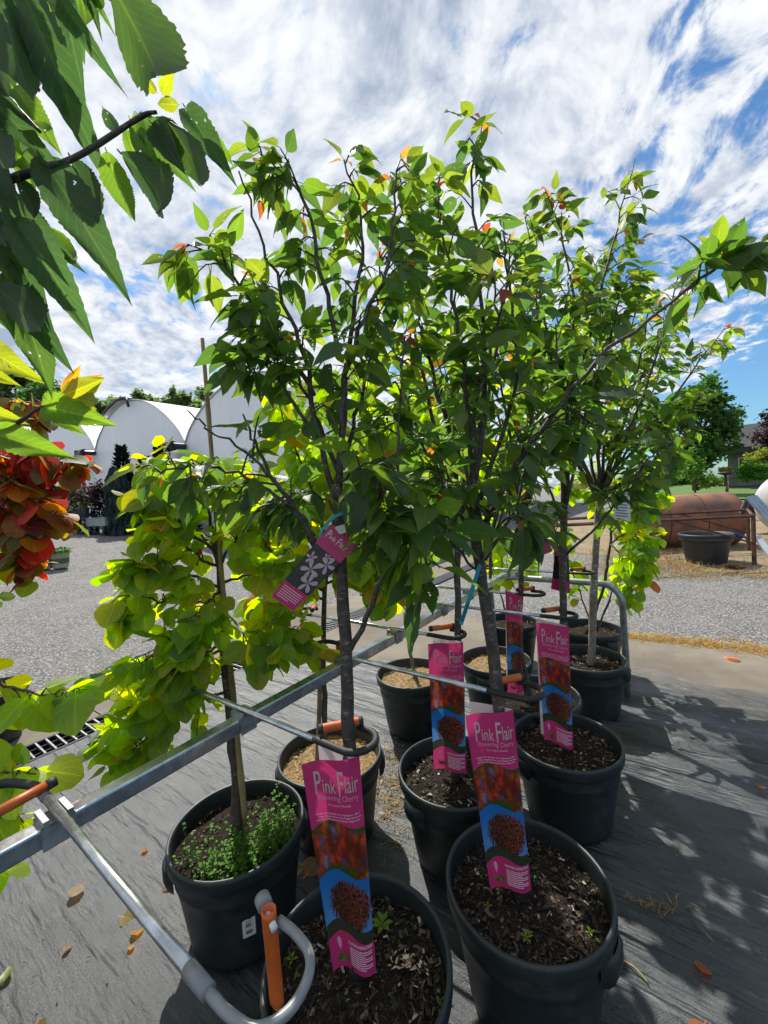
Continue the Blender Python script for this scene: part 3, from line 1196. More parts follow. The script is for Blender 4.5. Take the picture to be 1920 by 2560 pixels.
# ------------------------------------------------------------------ pots
def chip_mat():
    m_, k, out = new_mat('bark_chips')
    at_ = k.n('ShaderNodeVertexColor', layer_name='Col')
    p = k.n('ShaderNodeBsdfPrincipled')
    k.put(p.inputs['Base Color'], at_.outputs[0])
    p.inputs['Roughness'].default_value = .85
    k.put(out.inputs[0], p.outputs[0])
    return m_


MT['chip'] = chip_mat()
DARKCHIP = [(.040, .028, .020)] * 7 + [(.075, .050, .033)] * 6 + [(.020, .016, .012)] * 6 + [(.13, .085, .05)] * 2 + [(.20, .14, .085), (.42, .38, .31), (.06, .10, .025)]
REDCHIP = [(.09, .045, .028)] * 3 + [(.15, .08, .05)] * 2 + [(.045, .028, .02)] * 3 + [(.26, .16, .10), (.40, .32, .25)]
TANCHIP = [(.40, .27, .13), (.46, .33, .17), (.34, .22, .10), (.28, .17, .08), (.52, .40, .24)]


def chips(mb, c, rad, z, n, cols, smin=.006, smax=.02, rr=rng):
    for q in range(n):
        a = rr.uniform(0, 2 * math.pi)
        d = rad * math.sqrt(rr.random())
        L = smin + (smax - smin) * rr.random() ** 2.2
        W = L * rr.uniform(.10, .6)
        H = L * rr.uniform(.08, .25)
        ry, rx, rz = rr.gauss(0, .35), rr.gauss(0, .35), rr.uniform(0, 6.3)
        Rm = np.array(Matrix.Rotation(rz, 3, 'Z') @ Matrix.Rotation(ry, 3, 'Y') @ Matrix.Rotation(rx, 3, 'X'))
        P = np.array([(-L / 2, -W / 2 * rr.uniform(.3, 1), 0), (L / 2 * rr.uniform(.6, 1), -W / 2, 0), (L / 2, W / 2 * rr.uniform(.2, 1), 0), (-L / 2 * rr.uniform(.5, 1), W / 2, 0),
                      (0, 0, H)]) @ Rm.T + np.array([c[0] + d * math.cos(a), c[1] + d * math.sin(a), z + rr.uniform(0, .010)])
        cc = cols[rr.randrange(len(cols))]
        f = rr.uniform(.7, 1.3)
        mb.add(P, [(0, 1, 4), (1, 2, 4), (2, 3, 4), (3, 0, 4), (3, 2, 1, 0)], col=tuple(x * f for x in cc))


def make_pot(root, c, Rr=.215, h=.33, soil='dark', soil_d=.055, nchip=420, handles=True, hang=None, shine=None):
    z0 = c[2]
    k = Rr / .215
    prof = [(.001, 0), (.150 * k, 0), (.162 * k, .010), (.166 * k, .03), (.187 * k, h * .55), (.1945 * k, h - .105), (.1975 * k, h - .100), (.1975 * k, h - .092), (.1962 * k, h - .086), (.199 * k, h - .065), (.2005 * k, h - .052), (.209 * k, h - .048), (.2145 * k, h - .040),
            (.2155 * k, h - .012), (.2135 * k, h - .003), (.2085 * k, h), (.2035 * k, h - .004), (.2015 * k, h - .014), (.197 * k, h - .06), (.190 * k, h - .12)]
    mb = MB()
    mb.lathe(prof, 56, (c[0], c[1], z0))
    po = mb.build('pot', MT['pot'], root, smooth=True)
    if handles:
        ang = hang if hang is not None else rng.uniform(0, 3.14)
        for s in (0, math.pi):
            hb = MB()
            a = ang + s
            ts = np.linspace(-.26, .26, 9)

            def hf(u, v):
                prof2 = [(.1995, h - .115), (.217, h - .108), (.224, h - .085), (.224, h - .05), (.214, h - .043)]
                bulge = (1 - (u / .26) ** 4)
                r_, z_ = prof2[int(v)]
                r2 = .199 + (r_ - .199) * bulge + .003
                return (c[0] + r2 * k * math.cos(a + u), c[1] + r2 * k * math.sin(a + u), z0 + z_)
            hb.grid(hf, ts, range(5), flip=True)
            hb.build('handle', MT['pot'], po, smooth=True)
    # soil, uneven, a little below the rim
    sz = z0 + h - soil_d
    sb = MB()
    nr_, na = 9, 40
    rs = .196 * k
    ph = rng.uniform(0, 6)

    def sf(i, j):
        r_ = rs * i / nr_
        a = 2 * math.pi * j / na
        zz = sz + .008 * math.sin(a * 3 + ph + i) * (i / nr_) * .8 + .006 * math.sin(a * 7 + i * 2.3) + (.012 * (1 - i / nr_) ** 2)
        return (c[0] + r_ * math.cos(a), c[1] + r_ * math.sin(a), zz)
    sb.grid(sf, range(0, nr_ + 1), range(0, na + 1))
    so = sb.build('soil', MT['soil_tan' if soil == 'tan' else 'soil'], root, smooth=True)
    mu = MB()
    cols = {'dark': DARKCHIP, 'tan': TANCHIP, 'red': REDCHIP}[soil]
    sizes = {'dark': (.004, .021), 'tan': (.004, .014), 'red': (.006, .022)}[soil]
    chips(mu, (c[0], c[1]), rs * .985, sz + .002, nchip, cols, *sizes)
    mo = mu.build('mulch', MT['chip'], root)
    mo['kind'] = 'stuff'
    return po, sz
# ------------------------------------------------------------------ potted trees
def P3(lst, dep=None):
    out = []
    for q in lst:
        if len(q) == 3:
            out.append(aty(q[0], q[1], q[2]))
        else:
            out.append(aty(q[0], q[1], dep))
    return out


POT_Z = .012
GROUP_C = 'cherry trees in pots along the rack'
GROUP_R = 'redbuds in pots along the rack'


def potted(name, label, cat, xy, group=None, **kw):
    root = thing(name, label, cat, (xy[0], xy[1], POT_Z), group)
    po, sz = make_pot(root, (xy[0], xy[1], POT_Z), **kw)
    return root, po, sz


def vase(t, base, n, top, spread, r0=.011, k=10, ph=0.0, t0=.25, lean=(0, 0), **kw):
    """n limbs rising from 'base' to height 'top'"""
    for q in range(n):
        a = ph + 2 * math.pi * q / n + t.r.uniform(-.35, .35)
        h = (top - base[2]) * t.r.uniform(.72, 1.0)
        s = spread * t.r.uniform(.55, 1.1)
        d = np.array([math.cos(a), math.sin(a), 0])
        L = np.array([lean[0], lean[1], 0])
        pts = [base + np.array([0, 0, -.02 - .05 * t.r.random()]), base + d * s * .35 + np.array([0, 0, h * .28]) + L * .3,
               base + d * s * .75 + np.array([0, 0, h * .65]) + L * .7, base + d * s + np.array([0, 0, h]) + L]
        t.branch(pts, r0, .0025, t0=t0, k=k, **kw)


# --- A: nearest cherry, front of the rack
A_ = (-.123, .901)
rt, pot_a, sz = potted('potted_cherry_tree', 'cherry tree whose trunk carries the tilted flower-photo tag, pot nearest the camera', 'tree', A_, GROUP_C, soil='dark', nchip=2200, hang=1.9)
ta = Tree(rt, 'cherry', CH, .077, 21, None, n_obj=295)
ta.trunk([np.array([A_[0], A_[1], sz - .01])] + P3([(875, 1990, .908), (873, 1885, .910), (868, 1700, .912), (858, 1500, .914), (848, 1300, .916), (842, 1210, .918)]), .0155, .0125)
ta.branch(P3([(846, 1260, .916), (800, 1110, .93), (770, 920, .95), (715, 770, .96), (655, 600, .95), (597, 428, .94)]), .0078, .0018, t0=.2, k=12, bare=.72, tipcol=False)
ta.branch(P3([(848, 1220, .916), (856, 1000, .90), (900, 820, .90), (960, 690, .91), (985, 540, .93), (1000, 400, .95)]), .0078, .0018, t0=.2, k=16)
ta.branch(P3([(845, 1240, .916), (862, 960, .96), (895, 720, .99), (905, 540, 1.0), (860, 400, 1.0)]), .0078, .0018, t0=.2, k=16)
ta.branch(P3([(853, 1440, .915), (760, 1315, .88), (700, 1215, .86), (640, 1120, .85), (607, 1035, .84)]), .0075, .0018, t0=.3, k=4, bare=.6, tipcol=False)
ta.branch(P3([(738, 1275, .872), (620, 1195, .84), (500, 1165, .82), (400, 1185, .80)]), .004, .0018, t0=.25, k=8, tw=(.04, .09), per=(2, 4), lsize=1.1)
ta.branch(P3([(690, 1200, .86), (600, 1120, .85), (520, 1070, .85), (467, 1026, .85)]), .0032, .0018, t0=.2, k=1, tipcol=False, bare=.5)
ta.branch(P3([(872, 1630, .914), (930, 1506, .90), (958, 1430, .895), (980, 1330, .89), (990, 1190, .90), (1000, 1000, .93), (1012, 840, .95)]), .007, .0018, t0=.42, k=11, tw=(.05, .12))
ta.branch(P3([(800, 1110, .93), (720, 985, .92), (655, 905, .92), (600, 900, .92)]), .005, .0018, t0=.35, k=11, tw=(.04, .09), tipcol=False)
ta.branch(P3([(785, 990, .94), (710, 850, .95), (630, 755, .96), (550, 655, .96), (470, 610, .96)]), .006, .0018, t0=.22, k=12, tw=(.05, .12))
ta.branch(P3([(850, 900, .97), (810, 700, .97), (770, 540, .97), (720, 430, .96), (650, 420, .95)]), .006, .0018, t0=.25, k=15, tw=(.05, .13))
ta.branch(P3([(846, 1180, .92), (770, 1000, 1.0), (690, 820, 1.04), (640, 700, 1.05)]), .0058, .0018, t0=.15, k=12)
ta.branch(P3([(850, 1180, .92), (900, 1000, 1.02), (940, 800, 1.06), (950, 620, 1.06)]), .0064, .0018, t0=.15, k=13)
ta.branch(P3([(975, 1300, .89), (1050, 1290, .87), (1090, 1330, .86)]), .003, .0018, t0=.1, k=5, tw=(.03, .07), per=(2, 3), lsize=1.25, tipcol=False)
ta.branch(P3([(851, 1330, .915), (900, 1290, .89), (960, 1280, .87), (1010, 1310, .86)]), .004, .0016, t0=.2, k=8, tw=(.03, .08), per=(2, 4), lsize=1.15, tipcol=False)
ta.branch(P3([(985, 1330, .89), (1035, 1370, .87), (1070, 1420, .86), (1080, 1480, .86)]), .0035, .0016, t0=.2, k=7, tw=(.02, .06), per=(2, 3), lsize=1.35, tipcol=False)
ta.branch(P3([(850, 1300, .916), (800, 1250, .94), (730, 1230, .96), (670, 1260, .97)]), .004, .0016, t0=.2, k=9, tw=(.03, .09), per=(2, 4), lsize=1.1, tipcol=False)
ta.branch(P3([(848, 1210, .918), (890, 1180, .86), (930, 1190, .83), (950, 1230, .82)]), .004, .0016, t0=.2, k=8, tw=(.03, .08), per=(2, 4), lsize=1.15, tipcol=False)
ta.finish()

# --- B: second cherry, with the long limb reaching to the right
B_ = (.322, 1.068)
rt, pot_b, sz = potted('potted_cherry_tree', 'cherry tree with one long limb reaching far right, in the black pot at lower right', 'tree', B_, GROUP_C, soil='dark', nchip=2200, hang=2.4)
tb = Tree(rt, 'cherry', CH, .080, 22, None, n_obj=295)
tb.trunk([np.array([B_[0] - .01, B_[1], sz - .01])] + P3([(1268, 1900, 1.068), (1250, 1790, 1.07), (1226, 1600, 1.075), (1203, 1450, 1.08), (1190, 1330, 1.085), (1184, 1230, 1.09)]), .0185, .0135)
tb.branch(P3([(1186, 1270, 1.085), (1172, 1050, 1.08), (1148, 850, 1.07), (1120, 650, 1.07), (1092, 470, 1.07)]), .0082, .0018, t0=.15, k=16)
tb.branch(P3([(1188, 1260, 1.09), (1214, 1000, 1.10), (1205, 800, 1.12), (1192, 620, 1.12), (1178, 450, 1.12), (1205, 305, 1.11)]), .0082, .0018, t0=.15, k=17, tw=(.05, .13))
tb.branch(P3([(1196, 1330, 1.085), (1280, 1180, 1.06), (1373, 1044, 1.04), (1504, 888, 1.02), (1650, 775, 1.0), (1790, 668, .98), (1905, 610, .97)]), .0085, .0018, t0=.12, k=12, tw=(.03, .08), per=(2, 4), lsize=1.0, direct=6, bare=.5, tipcol=False)
tb.branch(P3([(1700, 738, .99), (1765, 690, .985), (1830, 640, .975), (1915, 600, .97)]), .004, .0018, t0=.1, k=10, tw=(.03, .07), per=(3, 5), lsize=1.05, tipcol=False, direct=4)
tb.branch(P3([(1182, 1240, 1.09), (1100, 1000, 1.12), (1060, 850, 1.14), (1042, 700, 1.14), (1030, 520, 1.12)]), .0072, .0018, t0=.15, k=16)
tb.branch(P3([(1200, 1250, 1.09), (1278, 1000, 1.10), (1290, 820, 1.10), (1262, 660, 1.10), (1275, 585, 1.10)]), .0064, .0018, t0=.15, k=13, bare=.93, tipcol=False)
tb.branch(P3([(1212, 1400, 1.085), (1290, 1260, 1.10), (1325, 1120, 1.13), (1330, 1000, 1.16)]), .0058, .0018, t0=.2, k=10)
tb.branch(P3([(1196, 1360, 1.085), (1130, 1250, 1.04), (1080, 1150, 1.02), (1000, 1060, 1.0)]), .006, .0018, t0=.2, k=12, tw=(.04, .1), lsize=1.1, tipcol=False)
tb.branch(P3([(1190, 1230, 1.09), (1190, 1000, 1.03), (1240, 820, 1.0), (1230, 680, .99)]), .0058, .0018, t0=.2, k=11)
tb.branch(P3([(1360, 1060, 1.04), (1440, 1030, 1.02), (1480, 1060, 1.0)]), .004, .0018, t0=.1, k=5, tw=(.03, .07), per=(2, 3), lsize=1.2, tipcol=False)
tb.branch(P3([(1202, 1440, 1.08), (1150, 1380, 1.05), (1090, 1340, 1.03), (1030, 1310, 1.02)]), .004, .0016, t0=.2, k=9, tw=(.03, .09), per=(2, 4), lsize=1.15, tipcol=False)
tb.branch(P3([(1200, 1400, 1.08), (1240, 1320, 1.0), (1290, 1290, .97), (1330, 1310, .96)]), .004, .0016, t0=.2, k=8, tw=(.03, .09), per=(2, 4), lsize=1.15, tipcol=False)
tb.branch(P3([(1192, 1340, 1.085), (1170, 1250, 1.0), (1130, 1200, .97), (1090, 1210, .96)]), .004, .0016, t0=.2, k=8, tw=(.03, .09), per=(2, 4), lsize=1.1, tipcol=False)
tb.finish()

# --- C: third cherry, between the first two and behind
C_ = (.209, 1.533)
rt, pot_c, sz = potted('potted_cherry_tree', 'slim cherry tree between the two nearest cherries and just behind them', 'tree', C_, GROUP_C, soil='dark', nchip=1300, hang=.6)
tcx = Tree(rt, 'cherry', CH, .078, 23, None, n_obj=150)
tcx.trunk([np.array([C_[0], C_[1], sz - .01])] + P3([(1150, 1750, 1.535), (1146, 1600, 1.538), (1142, 1420, 1.54), (1141, 1300, 1.54)]), .0150, .012)
vase(tcx, aty(1141, 1310, 1.54), 6, 2.28, .27, k=11, ph=.4)
tcx.branch(P3([(1142, 1430, 1.54), (1100, 1330, 1.50), (1060, 1240, 1.46), (1040, 1130, 1.45)]), .006, .002, t0=.3, k=8, tipcol=False)
tcx.finish()

# --- D: tall cherry on the right
D_ = (.697, 1.673)
rt, pot_d, sz = potted('potted_cherry_tree', 'tallest cherry tree on the right with orange-tipped shoots against the sky', 'tree', D_, GROUP_C, soil='red', nchip=800, hang=.2)
td = Tree(rt, 'cherry', CH, .083, 24, None, n_obj=295)
td.trunk([np.array([D_[0], D_[1], sz - .01])] + P3([(1412, 1720, 1.673), (1408, 1560, 1.676), (1408, 1400, 1.68), (1410, 1290, 1.685), (1412, 1220, 1.69)]), .0165, .013)
td.branch(P3([(1411, 1260, 1.68), (1440, 1000, 1.66), (1485, 800, 1.66), (1535, 600, 1.68), (1588, 395, 1.70)]), .0085, .0018, t0=.15, k=28, bare=.97, tw=(.05, .16))
td.branch(P3([(1412, 1240, 1.69), (1425, 960, 1.72), (1432, 760, 1.74), (1405, 600, 1.74), (1362, 470, 1.72)]), .0085, .0018, t0=.15, k=26)
td.branch(P3([(1410, 1270, 1.68), (1385, 960, 1.66), (1352, 740, 1.64), (1312, 545, 1.64)]), .0072, .0018, t0=.2, k=19, tw=(.03, .08))
td.branch(P3([(1411, 1280, 1.68), (1470, 1010, 1.60), (1530, 830, 1.56), (1565, 690, 1.55)]), .0072, .0018, t0=.2, k=23)
td.branch(P3([(1411, 1250, 1.69), (1450, 1000, 1.80), (1500, 800, 1.86), (1480, 640, 1.88)]), .0072, .0018, t0=.15, k=22)
td.branch(P3([(1410, 1330, 1.68), (1360, 1180, 1.62), (1325, 1050, 1.58), (1320, 920, 1.56)]), .0058, .0018, t0=.25, k=15)
td.branch(P3([(1413, 1390, 1.68), (1490, 1320, 1.60), (1560, 1230, 1.55), (1620, 1150, 1.52), (1690, 1090, 1.50)]), .0058, .0018, t0=.3, k=16, tw=(.05, .12), lsize=1.05, tipcol=False)
td.branch(P3([(1409, 1390, 1.68), (1375, 1330, 1.66), (1345, 1260, 1.64)]), .004, .0018, t0=.4, k=5, tipcol=False)
td.branch(P3([(1412, 1230, 1.69), (1400, 1000, 1.62), (1390, 850, 1.58), (1430, 700, 1.56)]), .0064, .0018, t0=.2, k=19)
td.finish()

# --- J: cherry in the middle of the row, mostly hidden
J_ = (.715, 2.06)
rt, pot_j, sz = potted('potted_cherry_tree', 'slim cherry tree with a tightly rolled pink sleeve, half hidden behind nearer trunks', 'tree', J_, GROUP_C, soil='red', nchip=500, hang=1.0)
tj = Tree(rt, 'cherry', CH, .082, 25, None, n_obj=60)
tj.trunk([np.array([J_[0] - .03, J_[1], sz - .01])] + P3([(1300, 1600, 2.06), (1302, 1470, 2.062), (1308, 1340, 2.065), (1310, 1260, 2.07)]), .015, .012)
vase(tj, aty(1310, 1270, 2.07), 7, 2.25, .40, k=12, ph=1.1)
tj.finish()

# --- E: smooth pale trunk, bushy head
E_ = (1.181, 2.461)
rt, pot_e, sz = potted('potted_tree', 'bushy green tree with a smooth pale trunk in the last big black pot', 'tree', E_, None, soil='red', nchip=600, hang=-.5)
te = Tree(rt, 'cherry', GREEN2, .088, 26, None, n_obj=270, weights=(.5, .34, .12, .04))
te.trunk([np.array([E_[0], E_[1], sz - .02])] + P3([(1478, 1640, 2.46), (1484, 1500, 2.465), (1488, 1400, 2.468), (1494, 1290, 2.47), (1500, 1230, 2.47)]), .024, .018, mat='bark_pale')
bE = aty(1500, 1240, 2.47)
vase(te, bE, 8, 2.62, .50, r0=.012, k=19, ph=.2, tw=(.08, .2), mat='bark_redbud')
te.branch(P3([(1500, 1240, 2.47), (1580, 1130, 2.42), (1680, 1000, 2.40), (1750, 900, 2.40), (1812, 820, 2.40)]), .010, .002, t0=.2, k=19, tw=(.07, .16), mat='bark_redbud')
te.branch(P3([(1500, 1230, 2.47), (1560, 1050, 2.44), (1630, 880, 2.42), (1690, 750, 2.42)]), .010, .002, t0=.2, k=19, tw=(.07, .17), mat='bark_redbud')
te.branch(P3([(1500, 1230, 2.47), (1530, 1000, 2.40), (1570, 850, 2.38), (1610, 720, 2.38)]), .010, .002, t0=.2, k=18, tw=(.07, .17), mat='bark_redbud')
te.branch(P3([(1500, 1240, 2.47), (1600, 1180, 2.36), (1690, 1100, 2.32), (1740, 1010, 2.32)]), .009, .002, t0=.2, k=17, tw=(.07, .17), mat='bark_redbud')
te.branch(P3([(1500, 1245, 2.47), (1450, 1150, 2.36), (1420, 1060, 2.32), (1440, 960, 2.30)]), .009, .002, t0=.2, k=15, tw=(.07, .17), mat='bark_redbud')
te.branch(P3([(1500, 1245, 2.47), (1560, 1210, 2.36), (1610, 1190, 2.30), (1660, 1210, 2.28)]), .008, .002, t0=.15, k=15, tw=(.06, .14), mat='bark_redbud', tipcol=False)
te.branch(P3([(1500, 1245, 2.47), (1540, 1230, 2.40), (1570, 1250, 2.34), (1600, 1290, 2.32)]), .007, .002, t0=.15, k=11, tw=(.05, .11), mat='bark_redbud', tipcol=False)
te.branch(P3([(1500, 1240, 2.47), (1580, 1100, 2.52), (1640, 960, 2.54), (1660, 840, 2.55)]), .009, .002, t0=.15, k=18, tw=(.07, .16), mat='bark_redbud')
te.finish()

# --- F: many-stemmed redbud behind E
F_ = (1.457, 2.97)
rt, pot_f, sz = potted('potted_redbud', 'many-stemmed green redbud behind the pale trunk, by the rounded rack leg', 'tree', F_, GROUP_R, soil='red', nchip=350)
tf = Tree(rt, 'heart', LIME, .072, 27, None, n_obj=230, weights=(.62, .25, .11, .02), droop=.9)
tf.trunk([np.array([F_[0] - .03, F_[1], sz])] + P3([(1505, 1480, 2.88), (1520, 1400, 2.87), (1530, 1320, 2.86)]), .012, .008, mat='bark_redbud')
for pts in ([(1490, 1575, 2.9), (1540, 1460, 2.85), (1590, 1380, 2.8), (1640, 1320, 2.78)], [(1492, 1580, 2.9), (1530, 1480, 2.95), (1560, 1340, 2.9), (1580, 1220, 2.88)],
            [(1528, 1330, 2.86), (1500, 1250, 2.8), (1450, 1200, 2.78), (1400, 1220, 2.78)], [(1528, 1330, 2.86), (1560, 1250, 2.75), (1600, 1180, 2.7), (1640, 1150, 2.7)],
            [(1525, 1360, 2.86), (1580, 1330, 2.75), (1610, 1390, 2.7), (1625, 1450, 2.68)], [(1486, 1580, 2.9), (1450, 1480, 2.92), (1420, 1400, 2.95), (1400, 1330, 2.95)],
            [(1528, 1330, 2.86), (1570, 1290, 2.78), (1610, 1260, 2.74), (1640, 1230, 2.72)], [(1525, 1360, 2.86), (1560, 1400, 2.76), (1580, 1460, 2.72), (1570, 1510, 2.70)],
            [(1528, 1330, 2.86), (1540, 1270, 2.7), (1560, 1210, 2.66), (1590, 1290, 2.62)]):
    tf.branch(P3(pts), .006, .0018, t0=.25, k=15, tw=(.05, .14), per=(2, 4), mat='bark_redbud', tipcol=False)
tf.finish()

# --- G: the lime redbud in front, tied to a tall bamboo cane
G_ = (-.545, 1.322)
rt, pot_g, sz = potted('potted_redbud', 'lime green redbud tied to a tall bamboo cane, weeds growing in its pot', 'tree', G_, GROUP_R, soil='dark', nchip=350, hang=3.55)
root_g = rt
tg = Tree(rt, 'heart', LIME, .057, 28, None, n_obj=298, weights=(.36, .40, .22, .025), droop=.62)
tg.trunk([np.array([G_[0] - .01, G_[1], sz - .01])] + P3([(590, 1960, 1.325), (578, 1840, 1.327), (562, 1660, 1.33), (553, 1520, 1.33), (547, 1420, 1.33), (535, 1345, 1.33)]), .0165, .009, mat='bark_redbud')
for pts, kk in (([(546, 1415, 1.33), (500, 1395, 1.30), (440, 1350, 1.28), (395, 1310, 1.26), (360, 1325, 1.25)], 10),
                ([(553, 1510, 1.33), (490, 1505, 1.28), (400, 1505, 1.24), (345, 1485, 1.22), (285, 1515, 1.22)], 13),
                ([(545, 1400, 1.33), (560, 1340, 1.36), (600, 1270, 1.38), (640, 1200, 1.40)], 10),
                ([(549, 1460, 1.33), (620, 1435, 1.34), (690, 1400, 1.36), (720, 1370, 1.38)], 8),
                ([(563, 1665, 1.33), (640, 1605, 1.35), (720, 1572, 1.38), (790, 1610, 1.40)], 12),
                ([(560, 1640, 1.33), (500, 1690, 1.27), (420, 1740, 1.22), (330, 1790, 1.20), (275, 1850, 1.19)], 14),
                ([(566, 1730, 1.33), (490, 1755, 1.26), (430, 1790, 1.22), (360, 1850, 1.20), (300, 1920, 1.19)], 12),
                ([(537, 1350, 1.33), (515, 1260, 1.32), (470, 1190, 1.31), (420, 1160, 1.30), (370, 1190, 1.28)], 12),
                ([(553, 1530, 1.33), (470, 1580, 1.38), (390, 1620, 1.40), (310, 1660, 1.40)], 12),
                ([(540, 1370, 1.33), (470, 1300, 1.40), (420, 1240, 1.43), (370, 1260, 1.43)], 10),
                ([(556, 1580, 1.33), (470, 1600, 1.24), (380, 1640, 1.20), (290, 1700, 1.19)], 13),
                ([(547, 1420, 1.33), (600, 1330, 1.28), (640, 1260, 1.27)], 7),
                ([(550, 1470, 1.33), (480, 1440, 1.22), (410, 1430, 1.18), (365, 1420, 1.17), (315, 1405, 1.17)], 13),
                ([(556, 1600, 1.33), (510, 1640, 1.24), (460, 1670, 1.19), (400, 1680, 1.17)], 11),
                ([(550, 1480, 1.33), (520, 1500, 1.23), (490, 1560, 1.18), (470, 1620, 1.17)], 10),
                ([(540, 1380, 1.33), (480, 1330, 1.24), (430, 1270, 1.20), (400, 1240, 1.19), (355, 1265, 1.19)], 12),
                ([(537, 1350, 1.33), (560, 1250, 1.30), (580, 1180, 1.28), (540, 1140, 1.27)], 9),
                ([(560, 1640, 1.33), (620, 1620, 1.24), (690, 1640, 1.22)], 8),
                ([(558, 1620, 1.33), (480, 1660, 1.40), (400, 1720, 1.42), (320, 1760, 1.42), (250, 1740, 1.42)], 12)):
    tg.branch(P3(pts), .0055, .0016, t0=.2, k=int(kk * 1.5), tw=(.03, .10), per=(2, 4), mat='bark_redbud', tipcol=False)
tg.finish()
sb = MB()
Pst = spline(P3([(614, 2062, 1.31), (585, 1760, 1.315), (560, 1500, 1.318), (532, 1170, 1.32), (506, 846, 1.32)]), 22)
rad = [.0095 - .0035 * i / 21 + (.0018 if i % 4 == 2 else 0) for i in range(22)]
sb.tube(Pst, rad, 9)
sb.build('cane', MT['bamboo'], rt, smooth=True)
tie = MB()
p_ = aty(556, 1555, 1.322)
tie.tube([p_ + np.array([.026 * math.cos(a), .020 * math.sin(a), .003 * math.sin(a * 2)]) for a in np.linspace(0, 2 * math.pi, 14)], .004, 5)
MT['tie'] = pbr('green_tie', (.02, .17, .06), .5)
tie.build('tie', MT['tie'], rt, smooth=True)
# clover-like weeds in the pot
wd = MB()
for q in range(280):
    a = rng.gauss(-.9, .75)
    d = .185 * math.sqrt(rng.uniform(.12, 1))
    b0 = np.array([G_[0] + d * math.cos(a), G_[1] + d * math.sin(a), sz])
    hh = rng.uniform(.02, .07) + .075 * rng.random() ** 2.5
    tip = b0 + np.array([rng.gauss(0, .012), rng.gauss(0, .012), hh])
    wd.tube([b0, tip], .0009, 3, cap=False, col=(.10, .17, .03))
    for j in range(rng.randint(3, 6)):
        an_ = rng.uniform(0, 6.28)
        ln = rng.uniform(.007, .014)
        dd = np.array([math.cos(an_), math.sin(an_), rng.uniform(-.2, .4)])
        sd = np.array([-dd[1], dd[0], 0]) * ln * .45
        pb = b0 + (tip - b0) * rng.uniform(.45, 1)
        f = rng.uniform(.8, 1.3)
        wd.add([pb, pb + dd * ln * .6 + sd, pb + dd * ln, pb + dd * ln * .6 - sd], [(0, 1, 2, 3)], uv=[(.3, .3)] * 4, col=(.08 * f, .19 * f, .025))
wo = wd.build('weeds', MT['straw'], rt)
wo['kind'] = 'stuff'
# price sticker
stp = atz(630, 2290, .17)
stk = MB()
ca = math.atan2(stp[1] - G_[1], stp[0] - G_[0])
dirv = np.array([.42, -.91])
ca = math.atan2(dirv[1], dirv[0])


def sticker(u, v):
    a_ = ca + (u - .5) * .20
    r_ = .1765 + .06 * (v * .075 + .12 - .07) + .0025
    return (G_[0] + r_ * math.cos(a_), G_[1] + r_ * math.sin(a_), POT_Z + .115 + v * .075)


stk.grid(sticker, np.linspace(0, 1, 6), np.linspace(0, 1, 3))
sto = stk.build('sticker', MT['paper'], pot_g)
ib = MB()
for (u0, u1, v0, v1) in ([(.08, .92, .86, .90), (.08, .8, .76, .80), (.3, .7, .64, .67)] + [(.25 + .05 * j, .275 + .05 * j, .42, .58) for j in range(9)] + [(.25 + .05 * j, .28 + .05 * j, .14, .28) for j in range(10)]):
    q_ = [np.array(sticker(u, v)) for (u, v) in ((u0, v0), (u1, v0), (u1, v1), (u0, v1))]
    nrm = np.array([math.cos(ca), math.sin(ca), 0]) * .0006
    ib.add([p + nrm for p in q_], [(0, 1, 2, 3)])
ib.build('print', MT['ink'], sto)

# --- H: lime redbud behind the nearest cherry, with a wooden stake
H_ = (-.286, 1.675)
rt, pot_h, sz = potted('potted_redbud', 'lime redbud behind the nearest cherry, in a pot filled with pale sandy mix', 'tree', H_, GROUP_R, soil='tan', nchip=900, hang=3.3)
th = Tree(rt, 'heart', LIME, .082, 29, None, n_obj=290, weights=(.46, .34, .16, .04), droop=.9)
th.trunk([np.array([H_[0] - .03, H_[1], sz - .01])] + P3([(812, 1800, 1.68), (808, 1640, 1.68), (812, 1480, 1.685), (820, 1350, 1.69)]), .013, .009, mat='bark_redbud')
for pts, kk in (([(815, 1430, 1.69), (760, 1330, 1.66), (700, 1260, 1.64), (650, 1180, 1.62)], 11), ([(818, 1400, 1.69), (840, 1250, 1.72), (850, 1100, 1.74), (830, 960, 1.75)], 13),
                ([(820, 1360, 1.69), (900, 1250, 1.72), (960, 1130, 1.74), (1000, 1010, 1.75)], 13), ([(820, 1360, 1.69), (770, 1200, 1.72), (720, 1080, 1.74), (690, 980, 1.75)], 13),
                ([(815, 1440, 1.69), (900, 1400, 1.64), (980, 1360, 1.62), (1040, 1370, 1.62)], 11), ([(812, 1480, 1.69), (760, 1450, 1.64), (710, 1430, 1.62), (690, 1480, 1.62)], 9),
                ([(820, 1360, 1.69), (860, 1220, 1.84), (900, 1060, 1.9), (930, 900, 1.92)], 13), ([(820, 1370, 1.69), (780, 1240, 1.86), (740, 1100, 1.92), (780, 950, 1.95)], 13),
                ([(815, 1420, 1.69), (860, 1360, 1.6), (880, 1400, 1.57)], 7), ([(812, 1500, 1.69), (740, 1470, 1.66), (670, 1480, 1.64), (630, 1520, 1.63)], 9),
                ([(813, 1460, 1.69), (880, 1440, 1.64), (940, 1450, 1.62), (980, 1490, 1.61)], 9), ([(818, 1400, 1.69), (740, 1280, 1.60), (680, 1320, 1.57), (640, 1380, 1.56)], 10)):
    th.branch(P3(pts), .006, .0018, t0=.18, k=int(kk * 1.35), tw=(.04, .12), per=(2, 4), mat='bark_redbud', tipcol=False)
th.finish()
st = MB()
